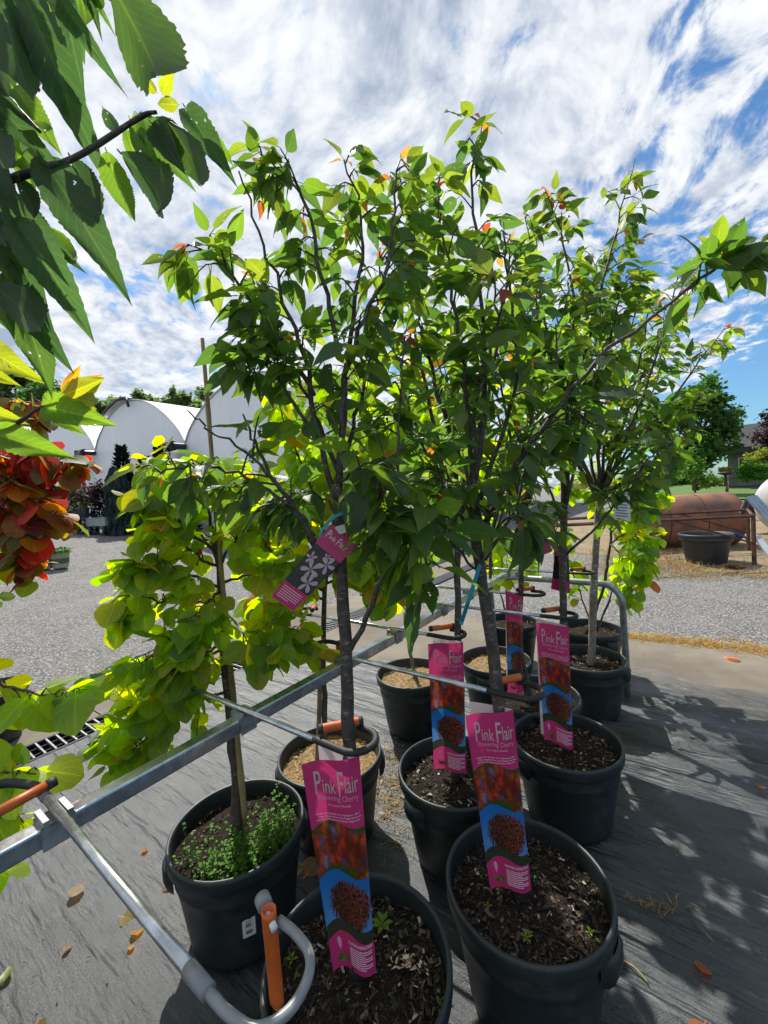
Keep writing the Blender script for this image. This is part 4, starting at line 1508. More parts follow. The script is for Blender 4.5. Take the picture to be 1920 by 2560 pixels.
st.tube(spline([np.array([H_[0] - .06, H_[1] - .01, sz - .02])] + P3([(798, 1780, 1.66), (800, 1600, 1.66)]), 10), .0095, 8)
st.build('stake', MT['stakewood'], rt, smooth=True)

# --- I, K, L: further pots on the far side of the rack
I_ = (.11, 2.40)
rt, pot_i, sz = potted('potted_redbud', 'thin-stemmed redbud in a low black pot of pale sandy mix beyond the steel rail', 'tree', I_, GROUP_R, soil='tan', nchip=500, hang=2.6)
ti = Tree(rt, 'heart', LIME, .08, 30, None, n_obj=110, weights=(.44, .34, .18, .04), droop=.9)
ti.trunk([np.array([I_[0] + .02, I_[1], sz - .01])] + P3([(1022, 1600, 2.40), (1030, 1480, 2.40), (1036, 1350, 2.40)]), .011, .008, mat='bark_pale')
vase(ti, aty(1036, 1370, 2.40), 7, 2.15, .38, r0=.007, k=11, ph=.3, tw=(.05, .14), per=(2, 4), mat='bark_redbud', tipcol=False)
ti.finish()
K_ = (.635, 2.52)
rt, pot_k, sz = potted('potted_redbud', 'redbud hidden behind the cherries, its pot of pale mix beside the rolled sleeve', 'tree', K_, GROUP_R, soil='tan', nchip=450)
tk = Tree(rt, 'heart', LIME, .078, 31, None, n_obj=60, weights=(.44, .34, .18, .04), droop=.9)
tk.trunk([np.array([K_[0] - .02, K_[1] + .05, sz - .01]), np.array([K_[0], K_[1] + .05, .75]), np.array([K_[0] + .03, K_[1] + .05, 1.15])], .012, .009, mat='bark_redbud')
vase(tk, np.array([K_[0] + .03, K_[1] + .05, 1.12]), 8, 2.45, .46, r0=.007, k=13, ph=.9, tw=(.05, .14), per=(2, 4), mat='bark_redbud', tipcol=False)
tk.finish()
L_ = (.95, 3.24)
rt, pot_l, sz = potted('potted_redbud', 'small many-stemmed plant with thin bare canes in the farthest black pot', 'plant', L_, None, soil='red', nchip=250)
tl = Tree(rt, 'heart', LIME, .075, 32, None, n_obj=50, weights=(.44, .34, .20, .02), droop=.9)
tl.trunk([np.array([L_[0], L_[1], sz - .01]), np.array([L_[0] - .01, L_[1], .6]), np.array([L_[0] - .05, L_[1], .95])], .007, .004, mat='bark_redbud')
vase(tl, np.array([L_[0], L_[1], sz + .02]), 6, 1.25, .24, r0=.0045, k=8, ph=.1, t0=.45, tw=(.04, .1), per=(2, 4), mat='bark_redbud', tipcol=False)
tl.finish()

# --- M, R_, T: trees standing just outside the left edge, whose branches reach into view
M_ = (-1.34, .98)
rt, pot_m, sz = potted('potted_redbud', 'lime redbud at the left edge, leaf sprays reaching in above the drain', 'tree', M_, GROUP_R, soil='dark', nchip=100)
tm = Tree(rt, 'heart', LIME, .070, 33, None, n_obj=110, weights=(.20, .48, .31, .012), droop=.75)
tm.trunk([np.array([M_[0], M_[1], sz - .01]), np.array([M_[0] + .02, M_[1], .7]), np.array([M_[0] + .02, M_[1] + .02, 1.1])], .014, .010, mat='bark_redbud')
for pts, kk in (([(-160, 1660, 1.0), (-60, 1690, 1.0), (40, 1720, 1.0), (120, 1735, 1.0), (190, 1745, 1.0)], 10), ([(-160, 1890, .98), (-60, 1925, .96), (20, 1930, .95), (90, 1935, .95)], 7),
                ([(-150, 2000, .97), (-60, 2030, .95), (10, 2050, .94), (50, 2070, .94)], 4), ([(-140, 2100, .97), (-70, 2150, .95), (-30, 2190, .94)], 3)):
    tm.branch(P3(pts), .005, .0016, t0=.2, k=kk, tw=(.02, .06), per=(2, 3), mat='bark_redbud', tipcol=False)
tm.branch([np.array([M_[0] + .02, M_[1] + .02, 1.05]), np.array([M_[0] - .05, M_[1], 1.4]), np.array([M_[0] - .12, M_[1], 1.6])], .007, .002, t0=.3, k=8, mat='bark_redbud', tipcol=False)
tm.finish()
R_ = (-1.66, 1.33)
rt, pot_r, sz = potted('potted_redbud', 'redbud with maroon, orange and scarlet leaves at the left edge', 'tree', R_, None, soil='dark', nchip=100)
tr = Tree(rt, 'heart', REDL, .058, 34, None, n_obj=295, weights=(.34, .38, .17, .11), droop=.75)
tr.trunk([np.array([R_[0], R_[1], sz - .01]), np.array([R_[0] + .02, R_[1], .9]), np.array([R_[0] + .05, R_[1], 1.35])], .016, .010, mat='bark_redbud')
for pts, kk, fc in (([(-90, 1080, 1.28), (0, 1075, 1.26), (90, 1120, 1.25), (145, 1150, 1.25), (200, 1165, 1.25)], 15, 0), ([(-90, 1130, 1.3), (0, 1150, 1.3), (80, 1190, 1.3), (125, 1220, 1.3)], 15, 0),
                    ([(-90, 1200, 1.3), (-20, 1200, 1.26), (60, 1230, 1.24), (105, 1270, 1.23), (150, 1305, 1.22)], 15, 0), ([(-90, 1250, 1.3), (-20, 1270, 1.26), (50, 1300, 1.24), (100, 1350, 1.22)], 15, 0),
                    ([(-90, 1310, 1.3), (-20, 1340, 1.26), (40, 1380, 1.24), (80, 1410, 1.24)], 12, 0), ([(-90, 1030, 1.5), (-20, 1010, 1.5), (50, 1010, 1.5), (110, 1030, 1.5)], 12, 0),
                    ([(-90, 1150, 1.45), (0, 1180, 1.42), (80, 1260, 1.40), (130, 1320, 1.40)], 14, 0), ([(-80, 1090, 1.35), (0, 1140, 1.34), (60, 1200, 1.32), (90, 1270, 1.30)], 14, 0)):
    tr.branch(P3(pts), .005, .0016, t0=.15, k=int(kk * 1.3), tw=(.03, .08), per=(2, 3), mat='bark_redbud', tipcol=False)
tr.finish()

# the cherry beside the camera: its huge-looking leaves fill the upper left
T_ = (-1.02, .47)
rt, pot_t, sz = potted('potted_cherry_tree', 'cherry tree beside the camera, large dark serrated leaves hanging at upper left', 'tree', T_, GROUP_C, soil='dark', nchip=60)
tt = Tree(rt, 'cherry', CH, .11, 35, None, n_obj=0)
tt.trunk([np.array([T_[0], T_[1], sz - .01]), np.array([T_[0] + .02, T_[1], .9]), np.array([T_[0] + .05, T_[1], 1.5])], .018, .012)
for pts in ([(-700, 800, .47), (-300, 600, .46), (0, 460, .45), (100, 425, .45), (200, 388, .45), (350, 293, .45), (392, 280, .45)], [(-500, 300, .46), (-200, 190, .45), (0, 240, .45), (48, 278, .45), (100, 330, .45)],
            [(-600, 900, .62), (-250, 1010, .62), (0, 1062, .61), (91, 1025, .60), (150, 990, .60)], [(-500, -200, .46), (-100, -160, .44), (200, -80, .43), (300, -40, .42)]):
    bm_ = MB()
    PP = spline(P3(pts), 26)
    bm_.tube(PP, np.linspace(.006, .0016, 26) * (1 + NR.normal(0, .06, 26)), 8)
    bm_.build('branch', MT['bark' if pts[0][1] < 850 else 'twig'], rt, smooth=True)
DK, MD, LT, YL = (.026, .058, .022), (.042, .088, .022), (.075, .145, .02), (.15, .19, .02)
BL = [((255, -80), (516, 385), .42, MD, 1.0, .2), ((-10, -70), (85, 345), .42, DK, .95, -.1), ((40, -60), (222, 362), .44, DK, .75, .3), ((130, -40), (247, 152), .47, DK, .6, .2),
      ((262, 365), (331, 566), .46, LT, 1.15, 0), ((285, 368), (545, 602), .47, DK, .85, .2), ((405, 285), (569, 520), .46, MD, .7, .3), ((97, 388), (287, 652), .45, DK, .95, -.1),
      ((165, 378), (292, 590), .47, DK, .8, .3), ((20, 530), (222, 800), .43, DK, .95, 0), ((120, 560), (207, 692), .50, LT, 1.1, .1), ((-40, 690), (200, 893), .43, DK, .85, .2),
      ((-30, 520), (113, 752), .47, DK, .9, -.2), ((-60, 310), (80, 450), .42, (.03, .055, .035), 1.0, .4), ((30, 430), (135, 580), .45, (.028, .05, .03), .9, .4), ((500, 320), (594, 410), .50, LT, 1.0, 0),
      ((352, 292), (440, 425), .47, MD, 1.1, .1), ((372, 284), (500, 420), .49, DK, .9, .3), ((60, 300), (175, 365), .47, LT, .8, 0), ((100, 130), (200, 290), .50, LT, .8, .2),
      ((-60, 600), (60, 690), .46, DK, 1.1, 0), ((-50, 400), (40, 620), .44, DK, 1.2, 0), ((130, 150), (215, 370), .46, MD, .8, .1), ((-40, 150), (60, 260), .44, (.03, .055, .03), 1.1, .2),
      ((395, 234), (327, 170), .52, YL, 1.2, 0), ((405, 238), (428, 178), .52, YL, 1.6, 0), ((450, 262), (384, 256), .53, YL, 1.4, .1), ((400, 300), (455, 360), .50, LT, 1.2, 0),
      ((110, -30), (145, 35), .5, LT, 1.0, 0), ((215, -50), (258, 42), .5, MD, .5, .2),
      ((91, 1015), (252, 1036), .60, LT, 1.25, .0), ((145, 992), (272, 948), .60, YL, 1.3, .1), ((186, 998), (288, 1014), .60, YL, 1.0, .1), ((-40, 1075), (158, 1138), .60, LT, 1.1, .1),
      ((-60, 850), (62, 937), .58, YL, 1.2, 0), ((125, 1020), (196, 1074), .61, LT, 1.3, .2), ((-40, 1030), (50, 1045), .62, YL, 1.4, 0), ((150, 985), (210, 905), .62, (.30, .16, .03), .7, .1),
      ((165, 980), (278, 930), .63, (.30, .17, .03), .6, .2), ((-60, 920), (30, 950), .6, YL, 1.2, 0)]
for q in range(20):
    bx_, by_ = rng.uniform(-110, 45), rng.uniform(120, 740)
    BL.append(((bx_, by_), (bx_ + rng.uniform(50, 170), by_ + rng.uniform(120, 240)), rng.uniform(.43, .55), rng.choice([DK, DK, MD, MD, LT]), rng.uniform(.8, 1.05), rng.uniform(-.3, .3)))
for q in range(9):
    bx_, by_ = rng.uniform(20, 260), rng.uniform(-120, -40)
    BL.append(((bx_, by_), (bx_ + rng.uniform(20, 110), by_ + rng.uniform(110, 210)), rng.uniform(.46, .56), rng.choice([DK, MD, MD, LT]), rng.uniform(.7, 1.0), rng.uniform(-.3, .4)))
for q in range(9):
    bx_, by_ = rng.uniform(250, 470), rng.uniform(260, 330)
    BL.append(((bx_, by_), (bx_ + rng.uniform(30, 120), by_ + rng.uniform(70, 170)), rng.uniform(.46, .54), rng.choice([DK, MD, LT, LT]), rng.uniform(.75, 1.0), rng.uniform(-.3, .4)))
offt = np.array(ORG[rt.name])
for qi, (b_, e_, dep, col, wsc, rl) in enumerate(BL):
    p0, p1 = aty(b_[0], b_[1], dep), aty(e_[0], e_[1], dep + rng.uniform(-.02, .02))
    ax = p1 - p0
    L = np.linalg.norm(ax) / 1.05 * 1.04
    view = unit(CAM_POS - (p0 + p1) / 2)
    nr = unit(np.cross(np.cross(ax, view), ax)) * 1.0 + unit(np.cross(ax, view)) * (rl + rng.uniform(-.25, .25))
    if nr[2] < 0:
        nr = -nr
    X, Y, Z = basis(ax, nr)
    o = bpy.data.objects.new('leaf', BIG[qi % len(BIG)])
    COL.objects.link(o)
    o.parent = rt
    q = p0 - offt
    mm = Matrix.Identity(4)
    for a in range(3):
        mm[a][0], mm[a][1], mm[a][2], mm[a][3] = X[a] * L * wsc * .62, Y[a] * L, Z[a] * L, q[a]
    o.matrix_basis = mm
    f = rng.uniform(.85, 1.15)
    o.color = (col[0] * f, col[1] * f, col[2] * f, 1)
# unseen rest of its crown, added out of frame to shade the hanging leaves
for pts in ([np.array([T_[0] + .05, T_[1], 1.45]), np.array([-.85, .52, 1.8]), np.array([-.65, .62, 2.15]), np.array([-.5, .7, 2.35])],
            [np.array([T_[0] + .05, T_[1], 1.45]), np.array([-.95, .6, 1.9]), np.array([-.9, .75, 2.3])],
            [np.array([T_[0] + .04, T_[1], 1.4]), np.array([-.8, .45, 1.75]), np.array([-.55, .42, 2.05]), np.array([-.35, .45, 2.25])]):
    tt.branch(pts, .009, .002, t0=.3, k=13, tipcol=False)
tt.finish()

# --- N: a pot on the concrete beyond the drain, cut by the left edge
N_ = (-2.56, 2.52)
rt = thing('potted_shrub', 'black pot with green foliage standing on concrete beyond the drain, far left', 'plant', (N_[0], N_[1], .002))
make_pot(rt, (N_[0], N_[1], .002), soil='dark', nchip=60)
tn = Tree(rt, 'heart', LIME, .08, 36, None, n_obj=20, droop=.8)
tn.trunk([np.array([N_[0], N_[1], .26]), np.array([N_[0], N_[1], .6]), np.array([N_[0], N_[1], .8])], .01, .006, mat='bark_redbud')
vase(tn, np.array([N_[0], N_[1], .7]), 5, 1.5, .25, r0=.005, k=7, tw=(.04, .1), per=(2, 3), mat='bark_redbud', tipcol=False)
tn.finish()
# ------------------------------------------------------------------ the rack: rail, legs, arms with hoops
RAIL_N, RAIL_Z = .935, .828
rack = thing('tree_rack', 'long galvanised steel rail on legs with clamped arms and hoops holding the trees', 'rack', an(1.0, RAIL_N, 0))
rl = MB()
rs_ = .0178
# square tube with slightly rounded edges, open at the end
sec = []
for cx_, cy_ in ((1, 1), (-1, 1), (-1, -1), (1, -1)):
    for da in (0, 45, 90):
        a_ = math.atan2(cy_, cx_) - math.pi / 4 + R(da)
        sec.append((cx_ * (rs_ - .004) + .004 * math.cos(a_), cy_ * (rs_ - .004) + .004 * math.sin(a_)))
A0, A1 = -1.05, 2.98
vs_, fs_ = [], []
for aa in (A0, A1):
    for (x, y) in sec:
        vs_.append(an(aa, RAIL_N + x, RAIL_Z + y))
m_ = len(sec)
for i in range(m_):
    fs_.append((i, (i + 1) % m_, m_ + (i + 1) % m_, m_ + i))
fs_.append(tuple(range(m_)))
fs_.append(tuple(reversed(range(m_, 2 * m_))))
rl.add(vs_, fs_)
rl.build('rail', MT['steel'], rack)
for aa, spl in ((2.90, .07), (-.9, -.07)):
    lg = MB()
    zt = .752
    pts = [an(aa + spl, .30, .006), an(aa + spl * .85, .30, .3), an(aa + spl * .3, .302, .60)]
    for t in np.linspace(0, 1, 7):
        a_ = t * math.pi / 2
        pts.append(an(aa, .302 + .12 * (1 - math.cos(a_)), .632 + .12 * math.sin(a_)))
    pts += [an(aa, .7, zt), an(aa, .95, zt)]
    for t in np.linspace(0, 1, 7):
        a_ = t * math.pi / 2
        pts.append(an(aa, 1.04 + .12 * math.sin(a_), zt - .12 * (1 - math.cos(a_))))
    pts += [an(aa + spl * .3, 1.16, .6), an(aa + spl * .85, 1.162, .3), an(aa + spl, 1.162, .006)]
    lg.tube(pts, .0205, 14)
    lo = lg.build('leg', MT['steel_dull'], rack, smooth=True)
    pl = MB()
    pl.box(an(aa, RAIL_N, .7915), (.06, .04, .036), rotz(YARD))
    pl.build('saddle', MT['steel_dull'], lo)


def hoop_pts(base, e, s, L=.085, w=.088, gap=.62):
    """D-shaped loop: out along e, round, back to 'gap' on the side of s"""
    base, e, s = np.array(base), np.array(e), np.array(s)
    pts = [base, base + e * L * .5, base + e * L]
    for t in np.linspace(0, 1, 11)[1:]:
        a_ = -math.pi / 2 + math.pi * t
        pts.append(base + e * (L + w / 2 * math.cos(a_)) + s * (w / 2 + w / 2 * math.sin(a_)))
    pts.append(base + e * (L * gap) + s * w)
    return pts


def arm(a_, n_far, n_near, near=True, far=True, side=1, far_hang=False, z=None, r=.0072):
    zr = RAIL_Z + rs_ + .013 if z is None else z
    up = np.array([0, 0, 1.0])
    ar = MB()
    ar.tube([an(a_, n_far, zr), an(a_, (n_far + RAIL_N) / 2, zr + .001), an(a_, n_near, zr)], r, 12)
    ao = ar.build('arm', MT['steel'], rack, smooth=True)
    br = MB()
    for sgn in (-1, 1):
        br.box(an(a_ + sgn * .0155, RAIL_N, RAIL_Z + rs_ + .007), (.008, .048, .011), rotz(YARD))
    br.box(an(a_, RAIL_N, RAIL_Z + rs_ + .0022), (.046, .0445, .0035), rotz(YARD))
    for sgn in (-1, 1):
        br.box(an(a_, RAIL_N + sgn * .0205, RAIL_Z + .001), (.046, .0035, .044), rotz(YARD))
    br.box(an(a_, RAIL_N - .024, RAIL_Z - .006), (.010, .006, .010), rotz(YARD))
    br.build('clamp', MT['steel_dull'], ao)
    for use, n_end, dr_ in ((near, n_near, -NX), (far, n_far, NX)):
        if not use:
            continue
        e, s = dr_, AX * side
        b_ = an(a_, n_end, zr)
        hp = hoop_pts(b_ - e * .02, e, s)
        hb = MB()
        hb.tube(spline(hp, 40), .0080, 10)
        hb.build('hoop', MT['foam'], ao, smooth=True)
        og = MB()
        if far_hang and dr_ is NX:
            q0 = hp[-1] + up * .004
            q1 = q0 - up * .10
        else:
            q0 = hp[-1] + e * .012 + up * .016
            q1 = b_ - e * .012 + s * .012 + up * .019
        tdir = unit(q1 - q0)
        og.tube([q0, q1], .0102, 14, cap=False)
        oo = og.build('latch_tube', MT['orange'], ao, smooth=True)
        cp = MB()
        for qq, d in ((q0, -1), (q1, 1)):
            cp.tube([qq + tdir * d * -.006, qq + tdir * d * .004], [.0109, .0103], 12)
        cp.build('end_cap', MT['foam'], oo, smooth=True)
    return ao


arm(.620, 1.27, .655)                                   # first cherry
arm(1.012, 1.00, .405, far_hang=True)                   # second cherry
arm(1.325, 1.42, .765)
arm(1.722, 1.34, .455)
arm(2.035, 1.45, .66)
arm(2.642, 1.05, .525)
# the nearest arm: bare grey loop, its orange latch hanging open
zr = RAIL_Z + rs_ + .015
ar = MB()
k1, k2 = atz(108, 1985, zr + .004), atz(485, 2437, zr)
ar.tube([k1, (k1 + k2) / 2, k2], .0078, 14)
ao = ar.build('arm', MT['steel'], rack, smooth=True)
dv = unit(k2 - k1)
crossp = atz(192, 2088, zr)
a_c = to_an(crossp)[0]
br = MB()
for sgn in (-1, 1):
    br.box(an(a_c + sgn * .018, RAIL_N, RAIL_Z + rs_ + .008), (.009, .050, .013), rotz(YARD))
br.box(an(a_c, RAIL_N, RAIL_Z + rs_ + .0022), (.050, .0445, .0035), rotz(YARD))
for sgn in (-1, 1):
    br.box(an(a_c, RAIL_N + sgn * .0205, RAIL_Z + .001), (.050, .0035, .044), rotz(YARD))
br.build('clamp', MT['steel_dull'], ao)
sl = MB()
sl.tube([k2 - dv * .012, k2 + dv * .03], .0090, 16)
sl.build('sleeve', MT['greytube'], ao, smooth=True)
hp = [k2 + dv * .02, k2 + dv * .04] + [atz(x, y, zr) for (x, y) in ((572, 2535), (640, 2572), (720, 2530), (768, 2450), (773, 2385), (740, 2335), (698, 2300))]
hb = MB()
hb.tube(spline(hp, 44), .0058, 14)
hb.build('hoop', MT['greytube'], ao, smooth=True)
# latch: a split orange tube turned down on its pivot
pv = atz(673, 2296, zr + .006)
pin = MB()
pin.tube([pv - unit(hp[-1] - hp[-2]) * .0 + np.array([.010, -.012, -.002]), pv + np.array([-.012, .018, 0])], .0045, 12)
pin.build('pivot', MT['white'], ao, smooth=True)
wsh = MB()
wsh.tube([pv + np.array([-.008, .012, .004]), pv + np.array([-.016, .024, .004])], .0100, 18)
wsh.build('washer', MT['greytube'], ao, smooth=True)
lt = MB()
bot = atz(686, 2490, zr - .125)
bot = np.array([pv[0] + .003, pv[1] - .002, zr - .112])
Lz = pv[2] + .014 - bot[2]
ts = np.linspace(0, 1, 16)
outer, nn = [], 18
rad_ = .0092
for i, t in enumerate(ts):
    c_ = pv * (1 - t) + bot * t + np.array([0, 0, .012 * (1 - t)])
    rr = rad_ if t < .9 else rad_ * math.sqrt(max(.02, 1 - ((t - .9) / .1) ** 2 * .85))
    fl = .55 + .45 * math.exp(-t * 2.2)                   # the tube flattens along its length
    outer.append([c_ + np.array([rr * math.cos(2 * math.pi * q / nn), rr * fl * math.sin(2 * math.pi * q / nn), 0]) for q in range(nn)])
vs_ = [p for ring_ in outer for p in ring_]
fs_ = [(i * nn + q, (i + 1) * nn + q, (i + 1) * nn + (q + 1) % nn, i * nn + (q + 1) % nn) for i in range(len(ts) - 1) for q in range(nn)]
fs_.append(tuple((len(ts) - 1) * nn + q for q in range(nn)))
b_ = len(vs_)
for i in (0, 3):
    vs_ += [outer[i][q] * 1 + (np.mean(outer[i], axis=0) - outer[i][q]) * .22 for q in range(nn)]
fs_ += [(q, (q + 1) % nn, b_ + (q + 1) % nn, b_ + q) for q in range(nn)]
fs_ += [(b_ + q, b_ + (q + 1) % nn, b_ + nn + (q + 1) % nn, b_ + nn + q) for q in range(nn)]
fs_.append(tuple(b_ + nn + q for q in range(nn)))
lt.add(vs_, fs_)
lt.build('latch_tube', MT['orange'], ao, smooth=True)
# its far hoop, cut by the left edge
e, s = unit(k1 - k2), AX
sl = MB()
sl.tube([k1 - e * .02, k1 + e * .022], .0090, 16)
sl.build('sleeve', MT['greytube'], ao, smooth=True)
hp = [k1 + e * .015, k1 + e * .035] + [atz(x, y, zr + .003) for (x, y) in ((70, 1962), (20, 1958), (-40, 1972), (-90, 2010), (-100, 2060), (-60, 2090))]
hb = MB()
hb.tube(spline(hp, 40), .0082, 12)
hb.build('hoop', MT['foam'], ao, smooth=True)
og = MB()
q0, q1 = atz(128, 1958, zr + .020), atz(-45, 2052, zr + .016)
og.tube([q0, q1], .0092, 16)
oo = og.build('latch_tube', MT['orange'], ao, smooth=True)
cp = MB()
cp.tube([q0 + unit(q1 - q0) * .008, q0 - unit(q1 - q0) * .008], [.0099, .0094], 14)
cp.build('end_cap', MT['foam'], oo, smooth=True)


# ------------------------------------------------------------------ printed sleeves and tags
def text_mesh(body, width=None, height=None, res=3, bold=0.0, shear=0.0, spacing=1.0):
    cu = bpy.data.curves.new('lettering', 'FONT')
    cu.body = body
    cu.size = 1.0
    cu.resolution_u = res
    cu.offset = bold
    cu.shear = shear
    cu.space_character = spacing
    ob = bpy.data.objects.new('lettering', cu)
    me = bpy.data.meshes.new_from_object(ob)
    V = np.array([v.co[:2] for v in me.vertices])
    Fc = [tuple(p.vertices) for p in me.polygons]
    bpy.data.objects.remove(ob)
    bpy.data.curves.remove(cu)
    bpy.data.meshes.remove(me)
    V = V - V.min(axis=0)
    return V, Fc


def put_text(mb, surf, V, Fc, box, keep=True):
    """lay lettering V into box (s0, s1, t0, t1) of a surface surf(s, t, lift)"""
    s0, s1, t0, t1 = box
    mx = V.max(axis=0)
    mb.add([surf(s0 + (s1 - s0) * v[0] / mx[0], t0 + (t1 - t0) * v[1] / mx[1], .0007) for v in V], Fc)


TX = {}
for key, (body, bold) in dict(P=('P', .0), ink=('ink', .0), F=('F', .0), lair=('lair', .0), fc=('Flowering Cherry', .0), latin=("Prunus sargentii 'JFS-KW58'", .0),
                              l1=("Height: 25' | Spread: 15' | Hardiness: -30 F", .01), l2=('Shape: Upright narrow vase | Foliage: Dark green', .01), l3=('Fall Color: Orange-red | Flower: Single pink', .01),
                              pi=('PLANTING INSTRUCTIONS', .012)).items():
    TX[key] = text_mesh(body, bold=bold)


def sleeve_print_mat():
    m_, k, out = new_mat('sleeve_print')
    uvn = k.n('ShaderNodeUVMap')
    u, v, _ = k.sep(uvn.outputs[0])
    wave = k.math('MULTIPLY', k.math('SINE', k.math('ADD', k.math('MULTIPLY', u, 6.0), 2.4)), .018)
    vv = k.math('ADD', v, wave)
    uvs = k.comb(k.math('MULTIPLY', u, .30), v, 0.0)
    mag = k.mix(k.noise(uvs, 3.0, 2), (.60, .040, .175), (.70, .055, .215))
    # autumn foliage photo
    wob = k.vmath('MULTIPLY', k.noise(uvs, 22.0, 4, .65, out=1), (.06, .09, 0.0))
    uvl = k.vmath('ADD', k.comb(k.math('MULTIPLY', u, .42), k.math('MULTIPLY', v, .72), 0.0), wob)
    vr = k.voro(uvl, 19.0, out=1)
    vr_, vg_, vb_ = k.sep(vr)
    vd = k.voro(uvl, 19.0)
    fol = k.ramp(vr_, [(0.0, (.50, .055, .025)), (.28, (.62, .10, .03)), (.45, (.36, .03, .03)), (.6, (.62, .16, .04)), (.74, (.14, .045, .10)), (.86, (.26, .20, .34))])
    fol = k.mix(k.smooth(vd, .2, .75), fol, k.mix(.75, fol, (.05, .006, .004)))
    gmask = k.math('MULTIPLY', k.smooth(k.math('ADD', k.noise(uvs, 9.0, 4, .6), k.math('MULTIPLY', k.math('ABSOLUTE', k.math('SUBTRACT', vv, .585)), 2.6)), .70, .80), 1.0)
    fol = k.mix(gmask, fol, k.mix(k.noise(uvs, 60.0, 3), (.012, .045, .008), (.07, .13, .02)))
    # blue sky with a purple-brown tree
    sky_ = k.mix(k.smooth(v, .20, .46), (.10, .30, .62), (.02, .17, .52))
    ex = k.math('DIVIDE', k.math('SUBTRACT', u, .58), .44)
    ey = k.math('DIVIDE', k.math('SUBTRACT', v, .320), .120)
    rr = k.math('SQRT', k.math('ADD', k.math('MULTIPLY', ex, ex), k.math('MULTIPLY', ey, ey)))
    sp1 = k.noise(k.comb(k.math('MULTIPLY', u, 17.0), k.math('MULTIPLY', v, 14.0), 0.0), 1.8, 5, .75)
    tm_ = k.math('LESS_THAN', k.math('SUBTRACT', rr, k.math('MULTIPLY', k.math('SUBTRACT', sp1, .40), 1.5)), .80)
    tcol = k.mix(k.smooth(k.noise(uvs, 62.0, 5, .75), .38, .66), (.028, .014, .013), (.34, .085, .045))
    tcol = k.mix(k.smooth(u, .35, .8), k.mix(.5, tcol, (.025, .022, .015)), tcol)
    pic = k.mix(tm_, sky_, tcol)
    gr = k.math('ADD', v, k.math('MULTIPLY', k.math('SINE', k.math('MULTIPLY', u, 5.0)), -.018))
    grd = k.mix(k.noise(uvs, 22.0, 4, .7), (.012, .016, .028), (.09, .10, .04))
    pic = k.mix(k.math('LESS_THAN', gr, .222), pic, grd)
    c = k.mix(k.math('GREATER_THAN', vv, .165), k.mix(0.0, mag, mag), pic)
    c = k.mix(k.math('GREATER_THAN', vv, .465), c, fol)
    c = k.mix(k.math('GREATER_THAN', vv, .700), c, mag)
    # the back of the card, and the flap that goes round the stem, are unprinted
    geo = k.n('ShaderNodeNewGeometry')
    flap = k.math('GREATER_THAN', u, 1.001)
    c = k.mix(k.math('MAXIMUM', geo.outputs['Backfacing'], flap), c, (.80, .66, .70))
    p = k.n('ShaderNodeBsdfPrincipled')
    k.put(p.inputs['Base Color'], c)
    p.inputs['Roughness'].default_value = .22
    tl_ = k.n('ShaderNodeBsdfTranslucent', i_Color=c)
    mx = k.n('ShaderNodeMixShader', i_0=.28, i_1=p.outputs[0], i_2=tl_.outputs[0])
    k.put(out.inputs[0], mx.outputs[0])
    return m_


MT['sleeve'] = sleeve_print_mat()


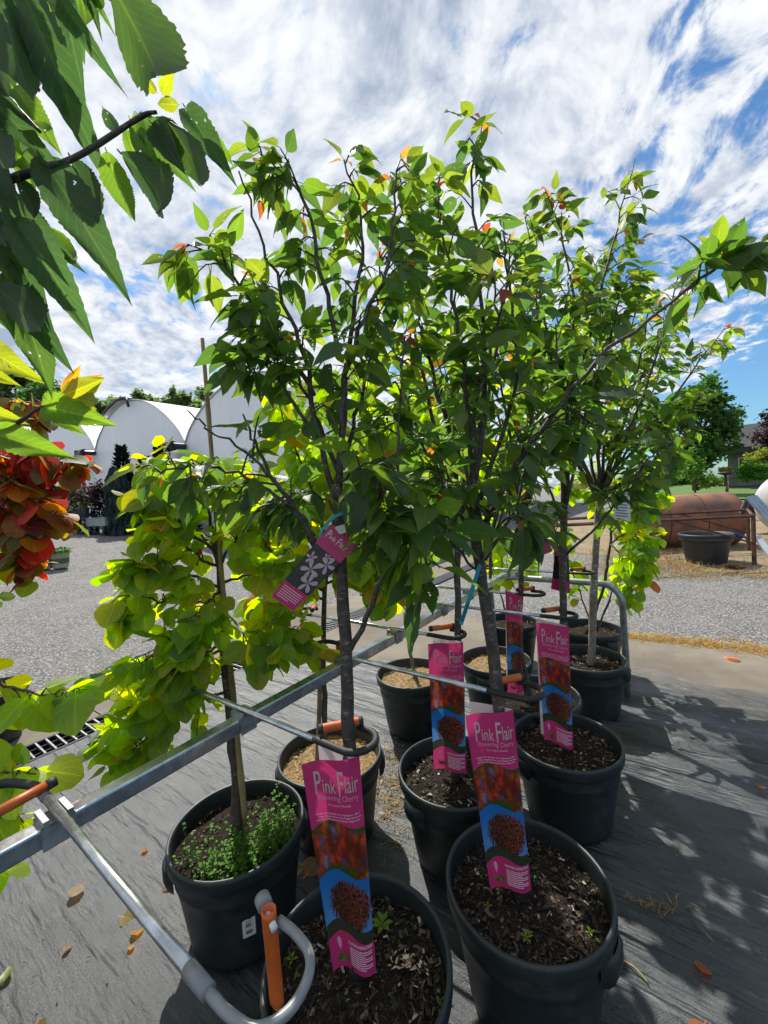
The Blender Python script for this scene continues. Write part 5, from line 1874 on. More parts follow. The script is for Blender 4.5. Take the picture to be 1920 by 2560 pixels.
def make_sleeve(label, TL, TR, BL, BR, dT, dB, curl=.010, roll=0.0, small=True):
    c = [aty(TL[0], TL[1], dT), aty(TR[0], TR[1], dT + .012), aty(BL[0], BL[1], dB), aty(BR[0], BR[1], dB + .012)]
    base = (c[2] + c[3]) / 2
    root = thing('plant_sleeve', label, 'label', tuple(base), 'printed pink sleeves round the cherry trunks')
    wdt = np.linalg.norm(c[1] - c[0])
    n0 = unit(np.cross(c[1] - c[0], c[0] - c[2]))
    if n0[1] > 0:
        n0 = -n0

    def surf(s, t, lift=0.0):
        q = (c[2] * (1 - s) + c[3] * s) * (1 - t) + (c[0] * (1 - s) + c[1] * s) * t
        amp = curl * (1.0 - .35 * t)
        ph = 2 * math.pi * min(s, 1.15)
        off = -amp * math.sin(ph) * .9 - amp * .5 * math.cos(math.pi * s) - roll * (2 * s - 1) ** 2 * wdt
        if t < .02:
            pass
        return q + n0 * (off + lift)

    def flap(s, t):
        # past the right edge the card turns back round the stem
        a_ = (s - 1.0) / .95 * math.pi * .92
        e = surf(1.0, t)
        right = unit(c[1] - c[0])
        rw = .5 * wdt * .62
        return e - n0 * rw * (1 - math.cos(a_)) * .95 - right * (.385 * wdt * (1 - math.cos(a_))) + right * .006 * math.sin(a_)
    mb = MB()
    mb.grid(lambda s, t: surf(s, t), np.linspace(0, 1, 19), np.linspace(0, 1, 13))
    co = mb.build('card', MT['sleeve'], root, smooth=True)
    fl = MB()
    fl.grid(lambda s, t: flap(s, t), np.linspace(1.002, 1.95, 14), np.linspace(.03, 1, 6))
    fl.build('flap', MT['sleeve'], root, smooth=True)
    t1 = MB()
    put_text(t1, surf, *TX['P'], (.17, .285, .842, .952))
    put_text(t1, surf, *TX['ink'], (.305, .54, .846, .912))
    put_text(t1, surf, *TX['F'], (.585, .685, .836, .948))
    put_text(t1, surf, *TX['lair'], (.705, .94, .850, .926))
    t1.build('title', MT['texttan'], root)
    t2 = MB()
    put_text(t2, surf, *TX['fc'], (.20, .93, .805, .838))
    t2.build('subtitle', MT['pinkprint'], root)
    t3 = MB()
    put_text(t3, surf, *TX['latin'], (.36, .78, .785, .796))
    put_text(t3, surf, *TX['l1'], (.12, .92, .745, .755))
    put_text(t3, surf, *TX['l2'], (.16, .95, .731, .741))
    put_text(t3, surf, *TX['l3'], (.12, .92, .717, .727))
    put_text(t3, surf, *TX['pi'], (.44, .96, .130, .145))
    if small:
        for q in range(9):
            L = .5 if q % 3 != 2 else .34
            for sg in range(5):
                s0 = .45 + L * sg / 5
                t3.add([surf(s0, .112 - q * .0105, .0006), surf(s0 + L / 5.3, .112 - q * .0105, .0006), surf(s0 + L / 5.3, .116 - q * .0105, .0006), surf(s0, .116 - q * .0105, .0006)], [(0, 1, 2, 3)])
    t3.build('small_print', MT['pinkprint' if not small else 'textwhite'], root)
    ic = MB()
    pts = [(.19, .148), (.235, .152), (.275, .136), (.262, .105), (.235, .085), (.205, .105), (.185, .13)]
    ic.add([surf(s, t, .0007) for s, t in pts], [tuple(range(len(pts)))])
    ic.build('shovel_icon', MT['pinkprint'], root)
    gi = MB()
    gi.add([surf(s, t, .0007) for s, t in ((.16, .04), (.40, .035), (.40, .07), (.28, .062), (.16, .075))], [(0, 1, 2, 3, 4)])
    gi.build('planting_icon', MT['olive'], root)
    return root


MT['olive'] = pbr('olive_print', (.22, .22, .05), .5, noise=(90, .7))
make_sleeve('pink sleeve printed with a red tree, in the nearest pot at bottom centre', (753, 1915), (898, 1886), (833, 2436), (940, 2422), .865, .875, curl=.011)
make_sleeve('pink sleeve printed with a red tree, in the big pot at lower right', (1164, 1792), (1281, 1772), (1228, 2230), (1326, 2220), 1.030, 1.035, curl=.010)
make_sleeve('pink sleeve partly hidden behind the lower right one, third from the camera', (1070, 1612), (1157, 1604), (1086, 1926), (1165, 1928), 1.492, 1.497, curl=.010)
make_sleeve('pink sleeve standing in the pot of reddish bark chips at right', (1341, 1558), (1420, 1565), (1363, 1852), (1431, 1872), 1.632, 1.637, curl=.012)
make_sleeve('narrow tightly rolled glossy pink sleeve, farthest one back', (1270, 1480), (1312, 1492), (1276, 1738), (1314, 1728), 2.02, 2.025, curl=.006, roll=.30, small=False)


def card(name, label, corners, dep, zones, thick=.0008, group=None, cat='tag', bend=.006):
    """a printed hang tag; corners (top-left, top-right, bottom-left, bottom-right); zones = [(t0, t1, material)] from the top"""
    c = [aty(x, y, d) for (x, y), d in zip(corners, dep)]
    n0 = unit(np.cross(c[1] - c[0], c[0] - c[2]))
    if n0 @ (CAM_POS - c[0]) < 0:
        n0 = -n0

    def surf(s, t, lift=0.0):
        q = (c[0] * (1 - s) + c[1] * s) * (1 - t) + (c[2] * (1 - s) + c[3] * s) * t
        return q + n0 * (lift + bend * math.sin(math.pi * t))
    root = thing(name, label, cat, tuple((c[0] + c[1]) / 2), group)
    b = MB()
    cr = .07
    asp = np.linalg.norm(c[1] - c[0]) / np.linalg.norm(c[2] - c[0])

    def outline(t0, t1, rt_, rb):
        pts = []
        r_t = cr * asp
        L = [(cr, t0), (1 - cr, t0)] if rt_ else [(0, t0), (1, t0)]
        pts += L
        if rt_:
            pts += [(1 - cr * .3, t0 + r_t * .3), (1, t0 + r_t)]
        if rb:
            pts += [(1, t1 - r_t), (1 - cr * .3, t1 - r_t * .3), (1 - cr, t1), (cr, t1), (cr * .3, t1 - r_t * .3), (0, t1 - r_t)]
        else:
            pts += [(1, t1), (0, t1)]
        if rt_:
            pts += [(0, t0 + r_t), (cr * .3, t0 + r_t * .3)]
        return pts
    for zi, (t0, t1, mat) in enumerate(zones):
        z = MB()
        mid = [(1 if s > .5 else 0, t) for s, t in ()]
        ol = outline(t0, t1, zi == 0, zi == len(zones) - 1)
        nn = len(ol)
        z.add([surf(s, t, .0004) for s, t in ol] + [surf(s, t, -.0004) for s, t in ol], [tuple(range(nn)), tuple(reversed(range(nn, 2 * nn)))] + [(i, nn + i, nn + (i + 1) % nn, (i + 1) % nn) for i in range(nn)])
        z.build('panel', MT[mat], root)
    return root, surf, n0


MT['tagpink'] = pbr('pink_tag_print', (.50, .022, .13), .35)
MT['tagdark'] = pbr('dark_photo_print', (.030, .024, .022), .3, noise=(60, .5))
MT['petal'] = pbr('pale_petal_print', (.52, .42, .47), .4, noise=(120, .25))
MT['stamen'] = pbr('rose_print', (.35, .07, .10), .4)
tg_, sf, n0 = card('hang_tag', 'pink and black hang tag with pale blossoms, hung askew from the nearest trunk', ((829, 1308), (892, 1363), (678, 1490), (734, 1528)), (.885, .888, .862, .866),
                   [(0, .27, 'tagpink'), (.2705, .775, 'tagdark'), (.7755, 1.0, 'tagpink')])
# lettering: reads along the tag's short side
fm = MB()


def tagtext(mb, V, Fc, s0, s1, t0, t1):
    mx = V.max(axis=0)
    mb.add([sf(s0 + (s1 - s0) * v[0] / mx[0], t1 - (t1 - t0) * v[1] / mx[1], .0011) for v in V], Fc)


tagtext(fm, *TX['P'], .10, .20, .060, .150)
tagtext(fm, *TX['ink'], .22, .44, .085, .140)
tagtext(fm, *TX['F'], .50, .59, .060, .150)
tagtext(fm, *TX['lair'], .61, .86, .075, .140)
fm.build('title', MT['textwhite'], tg_)
fm = MB()
for q in range(6):
    L = .78 if q < 5 else .5
    fm.add([sf(.1, .815 + q * .026, .0011), sf(.1 + L, .815 + q * .026, .0011), sf(.1 + L, .822 + q * .026, .0011), sf(.1, .822 + q * .026, .0011)], [(0, 1, 2, 3)])
fm.build('small_print', MT['textwhite'], tg_)
for fi, (cs, ct, fr, ph) in enumerate(((.44, .52, .32, .2), (.74, .38, .27, 1.1), (.68, .66, .30, 2.0), (.20, .42, .18, .6), (.60, .31, .14, 2.2))):
    fb_ = MB()
    asp = .42
    for q in range(5):
        a_ = ph + q * 2 * math.pi / 5
        loop = []
        for w_ in np.linspace(0, 1, 9):
            rr_ = fr * (1 - abs(2 * w_ - 1) ** 2.5 * .95) if 0 < w_ < 1 else .01
            aa = a_ + (w_ - .5) * 1.0
            rr_ = max(rr_, .015)
            loop.append((min(.99, max(.01, cs + rr_ * math.cos(aa))), min(.77, max(.275, ct + rr_ * asp * math.sin(aa)))))
        loop.append((cs, ct))
        fb_.add([sf(s, t, .0009 + .00008 * q) for s, t in loop], [tuple(range(len(loop)))])
    fo = fb_.build('flower_print', MT['petal'], tg_)
    sm = MB()
    sm.add([sf(cs + .035 * math.cos(w_), ct + .035 * asp * math.sin(w_), .0016) for w_ in np.linspace(0, 2 * math.pi, 9)[:-1]], [tuple(range(8))])
    sm.build('stamens', MT['stamen'], fo)
# teal tie band and white lock tag at the same trunk
tb_ = thing('tie_band', 'teal plastic tie band looped round the nearest trunk above the tag', 'band', tuple(aty(860, 1285, .90)))
m1 = MB()
path = P3([(797, 1340, .878), (815, 1312, .876), (838, 1290, .876), (862, 1280, .876), (888, 1281, .880)])
PP = spline(path, 16)
wv = np.array([0, .0, 1.0])
for i in range(15):
    h1, h2 = .005 + .0022 * (i > 11), .005 + .0022 * (i > 11)
    m1.add([PP[i] - wv * h1, PP[i + 1] - wv * h2, PP[i + 1] + wv * h2, PP[i] + wv * h1, PP[i] - wv * h1 + (0, .0015, 0), PP[i + 1] - wv * h2 + (0, .0015, 0), PP[i + 1] + wv * h2 + (0, .0015, 0), PP[i] + wv * h1 + (0, .0015, 0)],
           [(0, 1, 2, 3), (7, 6, 5, 4), (3, 2, 6, 7), (0, 4, 5, 1)])
m1.build('strap', MT['teal'], tb_)
m1 = MB()
q_ = aty(893, 1282, .886)
m1.box(q_, (.012, .008, .017), None)
m1.build('buckle', MT['teal'], tb_)
card('lock_tag', 'small blank white tag beside the teal band on the nearest trunk', ((835, 1318), (888, 1303), (848, 1336), (893, 1326)), (.882, .884, .88, .882), [(0, 1, 'paper')])
# narrow teal strip hanging at the second trunk
ts_, sf2, _ = card('barcode_strip', 'narrow teal barcode strip hanging diagonally at the second trunk', ((1196, 1409), (1205, 1413), (1147, 1560), (1157, 1563)), (1.045, 1.045, 1.05, 1.05), [(0, 1, 'teal')], bend=.004)
ib = MB()
for q in range(16):
    t_0 = .62 + q * .021
    ib.add([sf2(.2, t_0, .0009), sf2(.8, t_0, .0009), sf2(.8, t_0 + .010 * (1 + q % 3) / 2.2, .0009), sf2(.2, t_0 + .010 * (1 + q % 3) / 2.2, .0009)], [(0, 1, 2, 3)])
ib.build('barcode', MT['ink'], ts_)
card('barcode_strip', 'narrow white barcode strip hanging behind the second trunk', ((1222, 1500), (1230, 1500), (1228, 1565), (1234, 1565)), (1.30, 1.30, 1.30, 1.30), [(0, 1, 'paper')], bend=.003)
card('hang_tag', 'pink and black hang tag behind the straight trunk at right', ((1388, 1365), (1420, 1368), (1377, 1472), (1424, 1484)), (1.72, 1.72, 1.72, 1.72), [(0, .22, 'tagpink'), (.2205, .75, 'tagdark'), (.7505, 1, 'tagpink')])
card('hang_tag', 'tilted hang tag with a dark photo and pink foot among leaves at right', ((1320, 1298), (1343, 1294), (1337, 1395), (1382, 1378)), (1.9, 1.9, 1.88, 1.88), [(0, .25, 'tagpink'), (.2505, .72, 'tagdark'), (.7205, 1, 'tagpink')])
wt, sf3, _ = card('price_tag', 'pale paper tag with printed lines hanging by the bushy tree', ((1538, 1230), (1574, 1232), (1532, 1300), (1576, 1304)), (2.2, 2.2, 2.2, 2.2), [(0, 1, 'paper')])
ib = MB()
for q in range(8):
    ib.add([sf3(.12, .12 + q * .10, .001), sf3(.85 - .15 * (q % 3 == 2), .12 + q * .10, .001), sf3(.85 - .15 * (q % 3 == 2), .145 + q * .10, .001), sf3(.12, .145 + q * .10, .001)], [(0, 1, 2, 3)])
ib.build('print', MT['ink'], wt)
MT['bluetag'] = pbr('bright_blue_plastic', (.01, .17, .62), .4)
card('blue_tag', 'bright blue plastic tag half hidden among the lime leaves', ((640, 1312), (682, 1318), (650, 1342), (668, 1346)), (1.5, 1.5, 1.48, 1.48), [(0, 1, 'bluetag')], bend=.012)
MT['orangetag'] = pbr('orange_red_paper_tag', (.62, .07, .02), .5)
card('orange_tag', 'small folded orange tag hanging inside the lime redbud', ((496, 1368), (505, 1376), (481, 1404), (494, 1416)), (1.30, 1.30, 1.30, 1.30), [(0, 1, 'orangetag')], bend=.002)

# ------------------------------------------------------------------ litter on the fabric
FL = [(210, 2212, .045, (.30, .22, .12)), (345, 2345, .035, (.42, .25, .05)), (325, 2382, .035, (.45, .24, .04)), (150, 2390, .032, (.33, .12, .03)), (298, 2295, .05, (.32, .25, .06)),
      (350, 2130, .022, (.42, .17, .04)), (100, 2545, .045, (.28, .20, .08)), (760, 2160, .075, (.40, .27, .14)), (758, 2200, .065, (.42, .30, .16)), (1755, 2440, .034, (.42, .14, .05)),
      (1910, 1970, .03, (.36, .16, .07)), (980, 2010, .035, (.36, .30, .16)), (966, 2038, .030, (.38, .36, .24)), (430, 2215, .03, (.35, .12, .04)), (860, 1935, .05, (.42, .30, .14)), (1810, 1645, .07, (.44, .22, .13)),
      (5, 2470, .05, (.20, .24, .04)), (1765, 2565, .05, (.40, .15, .06))]
FLL = ['curled tan leaf on the fabric left of the silver arm', 'yellow leaf on the fabric between silver arm and redbud pot, upper of two', 'orange-yellow leaf on the fabric below the silver arm, lower of two', 'small rust leaf on the fabric at left below the rail',
       'narrow olive-tan leaf beside the silver arm', 'tiny orange leaf on the fabric just below the rail', 'tan leaf on the fabric at the bottom left edge', 'large pale tan leaf between redbud pot and nearest pot, upper', 'large pale tan leaf between redbud pot and nearest pot, lower',
       'orange leaf lying on the shaded fabric at lower right', 'small brown leaf on the fabric at the right edge', 'pale tan leaf among straw between the pots, upper', 'pale green-tan leaf among straw between the pots, lower', 'rust leaf tucked against the side of the redbud pot',
       'tan leaf lying in the pale potting mix behind the nearest cherry', 'pinkish dry leaf on the concrete by the straw edge at right', 'yellow-green leaf on the fabric at the left edge', 'orange leaf at the bottom edge at lower right']
for li_, (x, y, s, col) in enumerate(FL):
    p = atz(x, y, .012)
    aa_n = to_an(p)
    zz = .010 + (wrinkle(*aa_n) if aa_n[0] < 3.3 else 0)
    o = bpy.data.objects.new('fallen_leaf', LMESH['heart' if rng.random() < .4 else 'cherry', rng.randrange(NVAR)])
    COL.objects.link(o)
    o.location = (p[0], p[1], zz + .006)
    o.rotation_euler = (rng.uniform(-.3, .3), rng.uniform(-.3, .3), rng.uniform(0, 6.28))
    o.scale = (s, s, s)
    o.color = (*col, 1)
    tag(o, FLL[li_], 'leaf', 'fallen leaves on the ground')
tw_ = MB()
for tq_, (x0, y0, x1, y1, r_) in enumerate(((1545, 2390, 1622, 2458, .0022), (1735, 2300, 1785, 2360, .0011), (1790, 1855, 1870, 1880, .0012), (205, 2065, 250, 2030, .002), (690, 2180, 720, 2165, .0015))):
    p0, p1 = atz(x0, y0, .012), atz(x1, y1, .012)
    t1 = MB()
    z0_, z1_ = wrinkle(*to_an(p0)) + .009, wrinkle(*to_an(p1)) + .009
    p0[2], p1[2] = z0_, z1_
    mid = (p0 + p1) / 2 + np.array([rng.gauss(0, .004), rng.gauss(0, .004), .006])
    t1.tube(spline([p0, mid, p1], 8), [r_] * 7 + [r_ * .5], 6)
    o = t1.build('twig', MT['strawtwig'] if 'strawtwig' in MT else MT.setdefault('strawtwig', pbr('straw_twig', (.42, .32, .10), .6, noise=(60, .4))), None, smooth=True, origin=tuple(p0))
    tag(o, ['yellow straw stalk on the shaded fabric beside the lower right pot', 'very thin dark twig on the shaded fabric at lower right', 'thin dark twig on the fabric near the concrete at right', 'short dry twig on the fabric between drain and rail', 'short twig on the ground between redbud pot and nearest pot'][tq_], 'twig', 'twigs on the fabric')
cr = MB()
for q in range(900):
    x, y = rng.uniform(0, 1920), rng.uniform(1750, 2560)
    p = atz(x, y, .01)
    aa_n = to_an(p)
    if aa_n[0] > 3.2 or aa_n[1] > 2.9:
        continue
    chips(cr, (p[0], p[1]), .004, .005 + wrinkle(*aa_n), 1, [(.03, .022, .016), (.06, .04, .025), (.10, .07, .04), (.30, .25, .18), (.02, .018, .015)], .002, .009)
tag(cr.build('crumbs', MT['chip']), 'fine dark crumbs of bark and soil on the fabric', 'debris', kind='stuff')

# sunlit chaff between the pots
cf = MB()
for q in range(420):
    p = atz(rng.gauss(975, 30), rng.gauss(1960, 75), .01)
    chips(cf, (p[0], p[1]), .012, .006, 2, TANCHIP + [(.22, .15, .08), (.14, .10, .06)], .003, .016)
tag(cf.build('chaff', MT['chip']), 'pale chaff and wood chips spilled between the pots', 'debris', kind='stuff')


def sprout(root, p, n, L, col):
    b = MB()
    for q in range(n):
        a = q * 2 * math.pi / n + rng.uniform(-.2, .2)
        d = np.array([math.cos(a), math.sin(a), .45])
        sd = np.array([-math.sin(a), math.cos(a), 0]) * L * .22
        p = np.array(p)
        b.add([p, p + d * L * .55 + sd, p + d * L + np.array([0, 0, -.2 * L]), p + d * L * .55 - sd], [(0, 1, 2, 3)], uv=[(.3, .3)] * 4, col=col)
    b.build('seedling', MT['straw'], root)


ra, rb = pot_a.parent, pot_b.parent
for (x, y, n_, L, rt_) in ((955, 2312, 7, .030, ra), (730, 2400, 4, .016, ra), (1110, 2520, 5, .022, ra), (1316, 2345, 5, .018, rb), (1220, 2265, 4, .012, rb), (1475, 2330, 4, .014, rb)):
    sprout(rt_, atz(x, y, .295), n_, L, (.17, .26, .03))
dry = MB()
for q in range(46):
    p = atz(rng.gauss(1020, 22), rng.gauss(2405, 14), .30)
    chips(dry, (p[0], p[1]), .006, .296, 1, [(.55, .40, .26), (.48, .33, .20), (.60, .48, .34)], .008, .018)
dry.build('dry_petals', MT['chip'], ra)['kind'] = 'stuff'
# ------------------------------------------------------------------ greenhouses
def poly_mat():
    m_, k, out = new_mat('white_greenhouse_film')
    tcn = k.n('ShaderNodeTexCoord')
    mp = k.n('ShaderNodeMapping')
    k.put(mp.inputs[0], tcn.outputs['Object'])
    mp.inputs['Rotation'].default_value = (0, 0, -YARD)
    x, y, z = k.sep(mp.outputs[0])
    seam = k.math('ABSOLUTE', k.math('SUBTRACT', k.math('FRACT', k.math('MULTIPLY', x, .8)), .5))
    dirt = k.noise(k.comb(x, y, k.math('MULTIPLY', z, .35)), .9, 5, .65)
    c = k.mix(k.smooth(dirt, .35, .75), (.78, .80, .83), (.88, .89, .90))
    c = k.mix(k.math('MULTIPLY', k.math('SUBTRACT', 1.0, k.smooth(seam, 0, .03)), .18), c, (.45, .47, .5))
    p = k.n('ShaderNodeBsdfPrincipled')
    k.put(p.inputs['Base Color'], c)
    p.inputs['Roughness'].default_value = .42
    k.put(p.inputs['Normal'], k.bump(k.math('ADD', dirt, k.math('MULTIPLY', seam, .4)), .15, .05))
    k.put(out.inputs[0], p.outputs[0])
    return m_


MT['poly'] = poly_mat()
MT['pipe'] = pbr('dark_drain_pipe', (.022, .024, .03), .45)
MT['trimw'] = pbr('white_trim', (.72, .73, .74), .5)
BW, NB0, AF = 6.87, 12.49, 7.0


def gut_z(n):
    return 3.44 + .08 * (n - NB0)


gh_labels = ['white film greenhouse nearest the trees, mostly hidden by the redbud', 'white arched greenhouse with the open ridge vent', 'white arched greenhouse left of the one with the open vent', 'farthest white arched greenhouse behind the maroon leaves']
for bi, kb in enumerate((-1, 0, 1, 2)):
    n0, n1 = NB0 + BW * kb, NB0 + BW * (kb + 1)
    root = thing('greenhouse', gh_labels[bi], 'greenhouse', tuple(an(AF, (n0 + n1) / 2, terrain(0, (n0 + n1) / 2))), 'white arched greenhouses')
    prof = []
    for t in np.linspace(0, 1, 25):
        n_ = n0 + BW * t
        s_ = abs(2 * t - 1)
        arch = (1 - s_ ** 1.9) ** .80 * 1.66 if s_ < 1 else 0
        prof.append((n_, gut_z(n_) + arch))
    w1 = MB()
    for i in range(24):
        (na, za), (nb, zb) = prof[i], prof[i + 1]
        w1.add([an(AF, na, terrain(0, na) - .05), an(AF, nb, terrain(0, nb) - .05), an(AF, nb, zb), an(AF, na, za)], [(0, 1, 2, 3)])
    w1.build('gable_wall', MT['poly'], root)
    rf = MB()
    rf.grid(lambda a, t: an(a, prof[t][0], prof[t][1] + .02), np.linspace(AF - .05, AF + 26, 14), range(25))
    ro = rf.build('roof', MT['poly'], root, smooth=True)
    tr_ = MB()
    tr_.tube([an(AF - .04, n_, z_ + .02) for n_, z_ in prof], .014, 6)
    tr_.build('arch_trim', MT['trimw'], root, smooth=True)
    if kb == 0:
        vt = MB()
        i0 = 12
        hinge = prof[12]
        pts = [(hinge[0], hinge[1] + .10), (hinge[0] + .7, hinge[1] + .16), (hinge[0] + 1.5, hinge[1] + .02), (hinge[0] + 2.2, hinge[1] - .22)]
        vt.grid(lambda a, i: an(a, pts[i][0], pts[i][1]), np.linspace(AF - .15, AF + 24, 4), range(4))
        vt.grid(lambda a, i: an(a, pts[i][0], pts[i][1] - .05), np.linspace(AF - .15, AF + 24, 4), range(4), flip=True)
        vo = vt.build('ridge_vent', MT['poly'], root, smooth=True)
        ve = MB()
        ve.tube([an(AF - .17, p_[0], p_[1] - .02) for p_ in pts], .055, 6)
        ve.tube([an(AF - .17, pts[0][0], pts[0][1]), an(AF - .17, pts[0][0] - .15, pts[0][1] - .35)], .05, 6)
        ve.build('vent_edge', MT['pipe'], vo, smooth=True)
pl_labels = ['black drainpipe on the greenhouse gable beside the dwarf spruces', 'black drainpipe on the greenhouse gable above the maroon shrub', 'black drainpipe half hidden by the maroon leaves']
for pi_, kb in enumerate((0, 1, 2)):
    n_ = NB0 + BW * kb
    zt = gut_z(n_)
    pp = MB()
    pp.tube([an(AF - .05, n_, zt - .12), an(AF - .42, n_, zt - .12)], .10, 10)
    pp.tube([an(AF - .42, n_ + .0, zt - .12), an(AF - .42, n_ + .62, zt - .12)], .155, 12)
    pp.tube([an(AF - .42, n_ + .55, zt + .02), an(AF - .42, n_ + .55, zt - .55)], .165, 12)
    pp.tube([an(AF - .42, n_ + .55, zt - .4), an(AF - .42, n_ + .55, terrain(0, n_) - .02)], .135, 12)
    o = pp.build('drainpipe', MT['pipe'], None, smooth=False, origin=tuple(an(AF - .42, n_ + .55, terrain(0, n_))))
    tag(o, pl_labels[pi_], 'pipe', 'drainpipes between the greenhouses')

# ------------------------------------------------------------------ far plants
MT['farleaf'] = leaf_mat('far_foliage', 'attr', trans=.48, boost=2.3, veiny=0.0, gloss=.015, rough=.5)
MT['needle'] = leaf_mat('needles', 'attr', trans=.1, boost=1.3, veiny=0.0, gloss=.05, rough=.55)
MT['bark_far'] = pbr('far_bark', (.07, .055, .045), .85, noise=(4, .4))


def leafy(name, label, cat, base, clumps, n, leaf, cols, trunk_r=.08, group=None, mat='farleaf', trunk_h=None, seed=0, stems=1):
    """a plant whose crown is many small leaves gathered in clumps; clumps = [(dx, dy, dz, rx, ry, rz)] from its base"""
    r = random.Random(seed + 99)
    base = np.array(base, float)
    root = thing(name, label, cat, tuple(base), group)
    tb = MB()
    ctr = np.mean([c[:3] for c in clumps], axis=0)
    top = base + ctr
    for s in range(stems):
        b_ = base + np.array([r.gauss(0, .05 * stems), r.gauss(0, .05 * stems), 0]) * (stems > 1)
        P = spline([b_, b_ + (top - b_) * .5 + np.array([r.gauss(0, .05), 0, 0]), top], 8)
        tb.tube(P, np.linspace(trunk_r, trunk_r * .45, 8), 8)
    for c in clumps:
        e = base + np.array(c[:3])
        st = base + (top - base) * r.uniform(.45, .8)
        tb.tube(spline([st, (st + e) / 2 + np.array([0, 0, .05 * np.linalg.norm(e - st)]), e], 6), np.linspace(trunk_r * .4, trunk_r * .12, 6), 5, cap=False)
    tb.build('trunk', MT['bark_far'], root, smooth=True)
    cr_ = MB()
    vol = np.array([c[3] * c[4] * c[5] for c in clumps]) ** .67
    vol = vol / vol.sum()
    for ci, c in enumerate(clumps):
        subs = [np.array([r.gauss(0, .5), r.gauss(0, .5), r.gauss(0, .5)]) for _ in range(9)]
        for q in range(int(n * vol[ci])):
            s = subs[r.randrange(9)]
            d = unit(np.array([r.gauss(0, 1), r.gauss(0, 1), r.gauss(0, 1)]))
            p = s * .75 + d * r.random() ** .4 * .48
            if np.linalg.norm(p) > 1.15:
                p = p / np.linalg.norm(p) * 1.1
            pos = base + np.array(c[:3]) + p * np.array(c[3:6])
            ax = unit(np.array([r.gauss(0, 1), r.gauss(0, 1), r.gauss(-.25, .7)]))
            nr = unit(np.array([r.gauss(0, .6), r.gauss(0, .6), 1.0]))
            X, Y, Z = basis(ax, nr)
            L = leaf * r.uniform(.6, 1.35)
            W = L * .42
            col = cols[r.randrange(len(cols))]
            f = r.uniform(.75, 1.25)
            cr_.add([pos, pos + Y * L * .5 + X * W, pos + Y * L, pos + Y * L * .5 - X * W], [(0, 1, 2, 3)], uv=[(.3, .3)] * 4, col=tuple(v * f for v in col))
    co = cr_.build('crown', MT[mat], root)
    return root


def conifer(label, base, h, rad, cols, seed, weep=False, group=None, name='spruce'):
    r = random.Random(seed)
    base = np.array(base, float)
    root = thing(name, label, 'conifer', tuple(base), group)
    t = MB()
    t.tube([base, base + np.array([0, 0, h * .5]), base + np.array([0, 0, h])], [.05, .03, .008], 7)
    t.build('trunk', MT['bark_far'], root, smooth=True)
    c = MB()
    for q in range(int(900 * (1.5 if weep else 1))):
        z = h * (.03 + .97 * r.random() ** 1.15)
        k = 1 - z / h
        a = r.uniform(0, 6.283)
        d = np.array([math.cos(a), math.sin(a), 0])
        L = (rad * (k ** .85) + .05) * r.uniform(.55, 1.1)
        if weep:
            L = rad * r.uniform(.35, 1.0) * (.55 + .45 * math.sin(min(1, k * 2.4) * math.pi / 2))
            p0 = base + d * L * .75 + np.array([0, 0, z])
            dirs = np.array([0, 0, -1.0]) + d * .25
        else:
            p0 = base + d * L * .45 + np.array([0, 0, z])
            dirs = d + np.array([0, 0, .35 + .5 * (1 - k)])
        dirs = unit(dirs)
        ln = (.20 if weep else .16) * r.uniform(.6, 1.4) + L * .22
        X, Y, Z = basis(dirs, np.array([r.gauss(0, 1), r.gauss(0, 1), 1]))
        col = cols[r.randrange(len(cols))]
        f = r.uniform(.7, 1.3)
        for m in range(4):
            rr = X * math.cos(m * .8) + Z * math.sin(m * .8)
            w_ = .028 if not weep else .02
            c.add([p0 - rr * w_ * .5, p0 + rr * w_ * .5, p0 + Y * ln * .6 + rr * w_, p0 + Y * ln, p0 + Y * ln * .6 - rr * w_], [(0, 1, 2, 3, 4)], uv=[(.3, .3)] * 5, col=tuple(v * f for v in col))
    c.build('crown', MT['needle'], root)
    return root


SPR = [(.020, .050, .028), (.028, .065, .032), (.016, .040, .026)]
BLU = [(.055, .085, .080), (.045, .075, .070), (.07, .10, .095)]


def onlot(px, py, dep):
    """a point on the lot's surface under the ray, about 'dep' metres ahead"""
    d = ray(px, 1300)
    q = CAM_POS + d * (dep / d[1])
    aa, nn = to_an(q)
    return np.array([q[0], q[1], terrain(aa, nn) - .012])


conifer('weeping blue-grey spruce in front of the greenhouse gable', onlot(300, 1300, 12.6), 2.05, .46, BLU, 3, weep=True)
conifer('dark upright spruce directly behind the weeping one', onlot(318, 1300, 13.6), 2.75, .75, SPR, 4)
conifer('dark spruce second along the gable from the weeping one', onlot(372, 1300, 13.0), 2.35, .6, SPR, 5)
conifer('tall dark spruce third along the gable from the weeping one', onlot(412, 1300, 12.6), 2.6, .6, SPR, 6)
conifer('dark spruce beside the drainpipe, last of the row', onlot(462, 1300, 12.0), 2.15, .5, SPR, 7)
leafy('shrub', 'maroon leafed shrub below the black drainpipe', 'shrub', onlot(250, 1300, 13.4), [(0, 0, 1.0, .52, .5, .75), (-.2, 0, .7, .45, .4, .5), (.15, 0, 1.3, .35, .35, .4)], 1500, .09, [(.035, .016, .022), (.05, .02, .03), (.075, .05, .06), (.028, .022, .02)], .03, seed=1, stems=4)
leafy('shrub', 'pale variegated shrub standing on the black bench', 'shrub', onlot(190, 1300, 13.3) + np.array([0, 0, .6]), [(0, 0, .75, .5, .4, .62), (-.3, 0, .5, .4, .4, .4), (.25, 0, .45, .4, .35, .4)], 1500, .085, [(.10, .15, .06), (.16, .20, .10), (.30, .32, .22), (.05, .09, .03), (.22, .12, .06)], .03, seed=2, stems=4)
